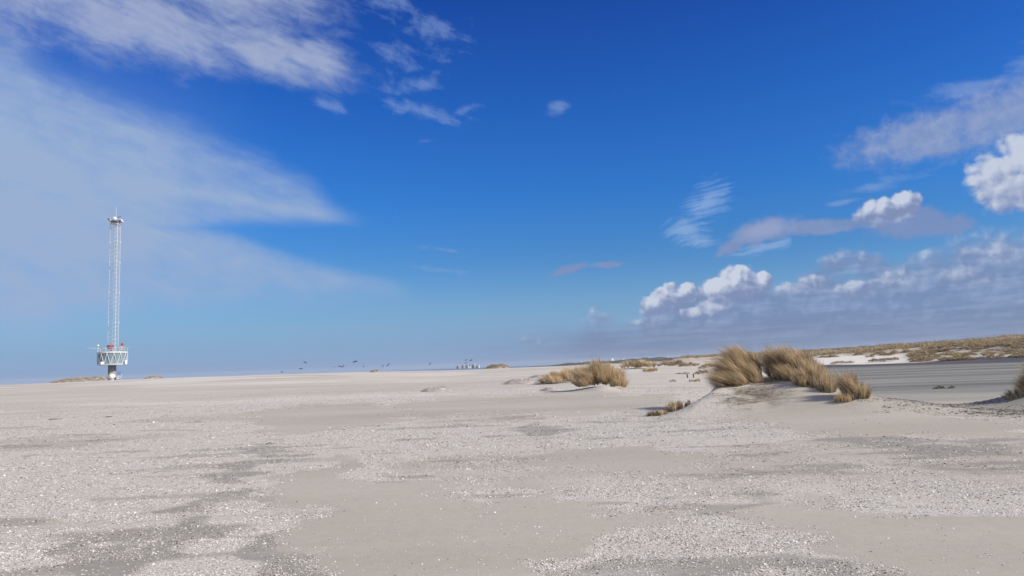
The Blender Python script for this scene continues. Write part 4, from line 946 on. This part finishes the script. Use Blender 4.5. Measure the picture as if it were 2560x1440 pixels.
    MB().lathe([(2.5 * px, Z(867)), (3.2 * px, Z(866)), (3.25 * px, Z(861)), (2.6 * px, Z(859)), (1.0 * px, Z(858.4))], 14, (xr + .05, 0, 0)).build('red_drum', M_RED, root, True)
    m_ = MB(); m_.lathe([(.5, 0), (.58, .1), (.58, .5), (.5, .6)], 12, (-6 * px, -.3, Z(871.5))); m_.box((-9 * px, -.5, Z(868.8)), (.28, .3, .5)); m_.build('red_tank', M_RED, root)
    MB().box((-2.4 * px, -1.2, Z(876)), (7 * px, .5, 3.0 * px)).build('red_box', M_RED, root)
    m_ = MB().tube((-36 * px, -.4, zt), (-36 * px, -.4, Z(864.5)), .05, n=5).build('lamp_post', M_GALV, root)
    MB().ball((-36 * px, -.4, Z(863.8)), .17, 10).build('globe_lamp', mat('globe_white', (.85, .87, .88), .3), m_, True)
    MB().tube((-34 * px, -.4, Z(871.6)), (-62 * px, -1.5, Z(869.8)), .035, .02, 5).build('instrument_boom', M_WHITE, root)
    MB().tube((31 * px, .5, Z(870.0)), (56 * px, 1.5, Z(866.5)), .035, .02, 5).build('instrument_boom', M_DECK, root)
    # landing with steps at the right foot
    lg = MB(); x0, x1 = 10.5 * px, 22 * px
    lg.box(((x0 + x1) / 2, -.3, Z(942)), (x1 - x0, 1.6, .10)); lg.box(((x0 + x1) / 2 - .1, -.9, Z(946)), (x1 - x0 - .3, .35, 4.5 * px)); lg.tube((x1, -1.1, Z(951) - .4), (x1 + .1, -1.1, Z(934)), .055, n=5)
    lg.tube((x0, -1.1, Z(943.5)), (x1, -1.1, Z(943.5)), .05, n=5); lg.tube((x0, -1.1, Z(938)), (x1, -1.1, Z(941)), .04, n=5)
    lg.build('landing', M_GALV, root)
    lb = MB()
    for zz in (930, 933.5, 937): lb.tube((x0 + .15, .5, Z(zz)), (x1 + .05, .5, Z(zz)), .035, n=5)
    for xx in (0, .33, .66, 1): lb.tube((x0 + .15 + xx * (x1 - x0 - .1), .5, Z(942)), (x0 + .15 + xx * (x1 - x0 - .1), .5, Z(930)), .035, n=5)
    lb.build('landing_rail', M_BLUE, root)
tower()

# ================================================================ kites over the sea
M_KITE = [mat('kite_dark', (.035, .045, .075), .7, var=.3), mat('kite_slate', (.06, .08, .14), .7, var=.3)]
KITES = [(-17.39, .17, 6, 60, 'lowest kite, far left, standing on edge just above the sand'), (-15.74, .82, 8, 30, 'high kite above the flat-lying one at the left of the row'), (-16.05, .37, 8, 5, 'kite lying flat like a lid, second from the left'),
 (-13.63, .42, 4, -10, 'faintest smallest kite left of the overlapping pair'), (-13.22, .44, 8, 12, 'left kite of the overlapping pair'), (-13.0, .43, 7, -50, 'right kite of the overlapping pair, turned down'),
 (-12.12, .76, 10, -15, 'largest and highest kite near the middle of the row'), (-11.49, .38, 5, 55, 'small tilted kite just right of the largest one'), (-10.06, .36, 6, 70, 'left kite of the close trio above the little heap'),
 (-9.73, .38, 6, -60, 'middle kite of the close trio'), (-9.64, .45, 7, -45, 'highest kite of the close trio'), (-6.51, .39, 7, -55, 'lone kite halfway between the trio and the far blocks'),
 (-3.75, .59, 6, -35, 'upper left kite above the far blocks'), (-3.76, .35, 6, 130, 'lower left kite above the far blocks'), (-3.37, .56, 8, -20, 'upper right kite above the far blocks'), (-3.47, .17, 6, 70, 'kite just over the roofs of the far blocks')]
for i, (az, el, wpx, roll, lab) in enumerate(KITES):
    D = 1500.0 + 60 * (i % 5); sp = wpx / 1850 * D * .52; x, y = polar(az, D)
    root = empty('kite', (x, y, EYE + math.tan(R(el)) * D), -R(az)); root.rotation_euler = (Matrix.Rotation(-R(az), 3, 'Z') @ Matrix.Rotation(R(roll), 3, 'Y') @ Matrix.Rotation(R(-52), 3, 'X')).to_euler(); tag(root, lab, 'kite', 'kites flying above the sea')
    n = 16; V = []; Fq = []
    for j in range(n + 1):
        t_ = math.pi * (j / n) * .86 + math.pi * .07; cxx, cz_ = -math.cos(t_) * sp, math.sin(t_) * sp * .85; ch = sp * (.20 + .36 * math.sin(t_))
        for (yy, off) in ((0, 0), (ch * .35, .07 * sp), (ch, .02 * sp), (ch * .35, .045 * sp)):
            V.append((cxx * (1 + off / sp), yy, cz_ * (1 + off / sp) - .35 * yy * .5 - sp * .4))
    for j in range(n):
        for k in range(4): Fq.append((j * 4 + k, j * 4 + (k + 1) % 4, (j + 1) * 4 + (k + 1) % 4, (j + 1) * 4 + k))
    new_obj('canopy', np_mesh('canopy', np.array(V), np.array(Fq), True), root, M_KITE[i % 2])
    le = MB()
    for j in range(n): le.tube(V[j * 4], V[j * 4 + 4], .075 * sp, n=6)
    le.build('leading_edge', M_KITE[0], root)
    ln = MB(); ln.tube(V[0], (0, -sp * .1, -sp * 4.2), .02, n=3); ln.tube(V[n * 4], (0, -sp * .1, -sp * 4.2), .02, n=3); ln.build('lines', M_KITE[1], root)

# ================================================================ buildings on the horizon
def facade(name, base, win):
    m = bpy.data.materials.new(name); m.use_nodes = True; t = m.node_tree; b = t.nodes['Principled BSDF']
    P = N(t, t.nodes.new('ShaderNodeTexCoord').outputs['Object'])
    br = t.nodes.new('ShaderNodeTexNoise'); t.links.new(P.s, br.inputs['Vector']); br.inputs['Scale'].default_value = .12
    t.links.new(mixc(t, N(t, br.outputs[0]), base, [c * .8 for c in base]).s, b.inputs['Base Color']); b.inputs['Roughness'].default_value = .8
    return m
M_BW = facade('pale_facade', (.80, .80, .80), None); M_BG = facade('grey_facade', (.44, .45, .48), None); M_BD = facade('slate_facade', (.10, .14, .24), None); M_WIN = mat('building_glass', (.14, .17, .20), .2, spec=.5)
def block(az, D, pieces, m, lab, kind='apartment_building', cat='building'):
    """pieces: (x offset px, width px, bottom px above horizon, top px above horizon)"""
    k = D / 1850.0; x, y = polar(az, D); root = empty(kind, (x, y, 0), -R(az) + R(48)); tag(root, lab, cat, 'buildings on the horizon')
    w = MB(); wn = MB()
    for (ox, wd, h0, h1) in pieces:
        z0, z1 = (EYE + h0 * k), EYE + h1 * k; dp = max(12, wd * k * .5)
        w.box((ox * k, 0, (z0 + z1) / 2), (wd * k, dp, z1 - z0)); w.box((ox * k, 0, z1 + .6), (wd * k * .5, dp * .5, 1.2))
        nf = max(1, int((z1 - z0) / 3.4))
        for f_ in range(nf): wn.box((ox * k, -dp / 2 - .02, z0 + (f_ + .55) * (z1 - z0) / nf), (wd * k * .80, .12, .5))
    w.build('wall', m, root); wn.build('window_bands', M_WIN, root)
block(5.05, 4200, [(0, 5, -2, 5.5), (4, 9, -2, 3.5)], M_BW, 'leftmost little white block on the horizon with a low wing')
block(6.55, 4200, [(0, 5.5, -1, 8.5), (-3, 3, -1, 4)], M_BG, 'pale grey tower block on the horizon above the middle tufts')
block(7.45, 4300, [(0, 4, 0, 10.5), (-3.5, 3.5, 0, 7.5), (3, 3, 0, 6)], M_BW, 'tallest white tower block on the horizon, right of the pale grey one')
block(8.35, 4300, [(0, 9, 0, 5.5), (-4, 3, 0, 8), (5, 5, 0, 4)], M_BW, 'wide stepped white block right of the tallest tower')
block(9.2, 4400, [(0, 8, 1, 6.5), (-2, 3, 1, 8.5)], M_BW, 'small white double block above the far pair of tufts')
block(10.25, 4400, [(-4, 3, 1, 9), (1, 9, 1, 8), (8, 7, 1, 6)], M_BW, 'long white block sloping down to the right')
block(11.05, 4500, [(0, 14, 2, 7.5), (-6, 5, 2, 8)], M_BW, 'long flat white block in the middle of the skyline row')
block(11.6, 4500, [(0, 3.2, 2, 10)], M_BW, 'slim white tower after the long flat block')
block(12.4, 4500, [(0, 2.4, 2, 10), (0, 1.4, 2, 11)], M_BW, 'lone slim white tower left of the dark towers')
block(12.75, 5000, [(0, 2.2, 2, 11)], M_BD, 'leftmost of the dark blue towers')
block(12.98, 5000, [(0, 1.6, 2, 9.5), (-3, 3, 2, 5)], M_BD, 'shorter dark blue tower with a low annex')
block(13.16, 5000, [(0, 2.4, 2, 11), (0, 1.0, 2, 12)], M_BD, 'middle dark blue tower')
block(13.40, 5000, [(0, 2.8, 2, 11.5)], M_BD, 'rightmost and tallest dark blue tower')
block(14.32, 4500, [(0, 2.0, 2, 9)], M_BW, 'small white tower left of the brighter one near the tall tuft')
block(14.50, 4500, [(0, 1.8, 2, 11)], M_BW, 'bright slim white tower nearest the tall tuft')
block(-4.32, 3000, [(0, 9, -7, 3.5), (0, 5, -7, 5)], M_BG, 'stepped grey block at the left end of the distant harbour group')
block(-3.95, 3100, [(0, 6, -7, 6), (5, 10, -7, 5)], M_BG, 'broad grey hall in the left half of the distant harbour group')
block(-3.62, 3050, [(0, 8, -7, 6.5), (6, 6, -7, 4.5)], M_BG, 'tallest grey block in the middle of the distant harbour group')
block(-3.12, 3000, [(0, 10, -7, 4.2), (-3, 4, -7, 7), (3, 5, -7, 4)], M_BG, 'wide grey block with a raised roof in the distant harbour group')
block(-2.82, 3000, [(0, 3.2, -7, 4.5)], M_BW, 'white block closing the distant harbour group on the right')

# ================================================================ the air
def haze():
    m = bpy.data.materials.new('sea_air'); m.use_nodes = True; t = m.node_tree; t.nodes.remove(t.nodes['Principled BSDF'])
    v = t.nodes.new('ShaderNodeVolumePrincipled'); v.inputs['Color'].default_value = (.86, .92, 1, 1); v.inputs['Density'].default_value = HAZE; v.inputs['Anisotropy'].default_value = 0.1
    t.links.new(v.outputs[0], t.nodes['Material Output'].inputs['Volume'])
    mb = MB().box((0, 0, 28), (24000, 24000, 70)); o = mb.build('haze', m); tag(o, kind='stuff')
HAZE = 8e-5
haze()
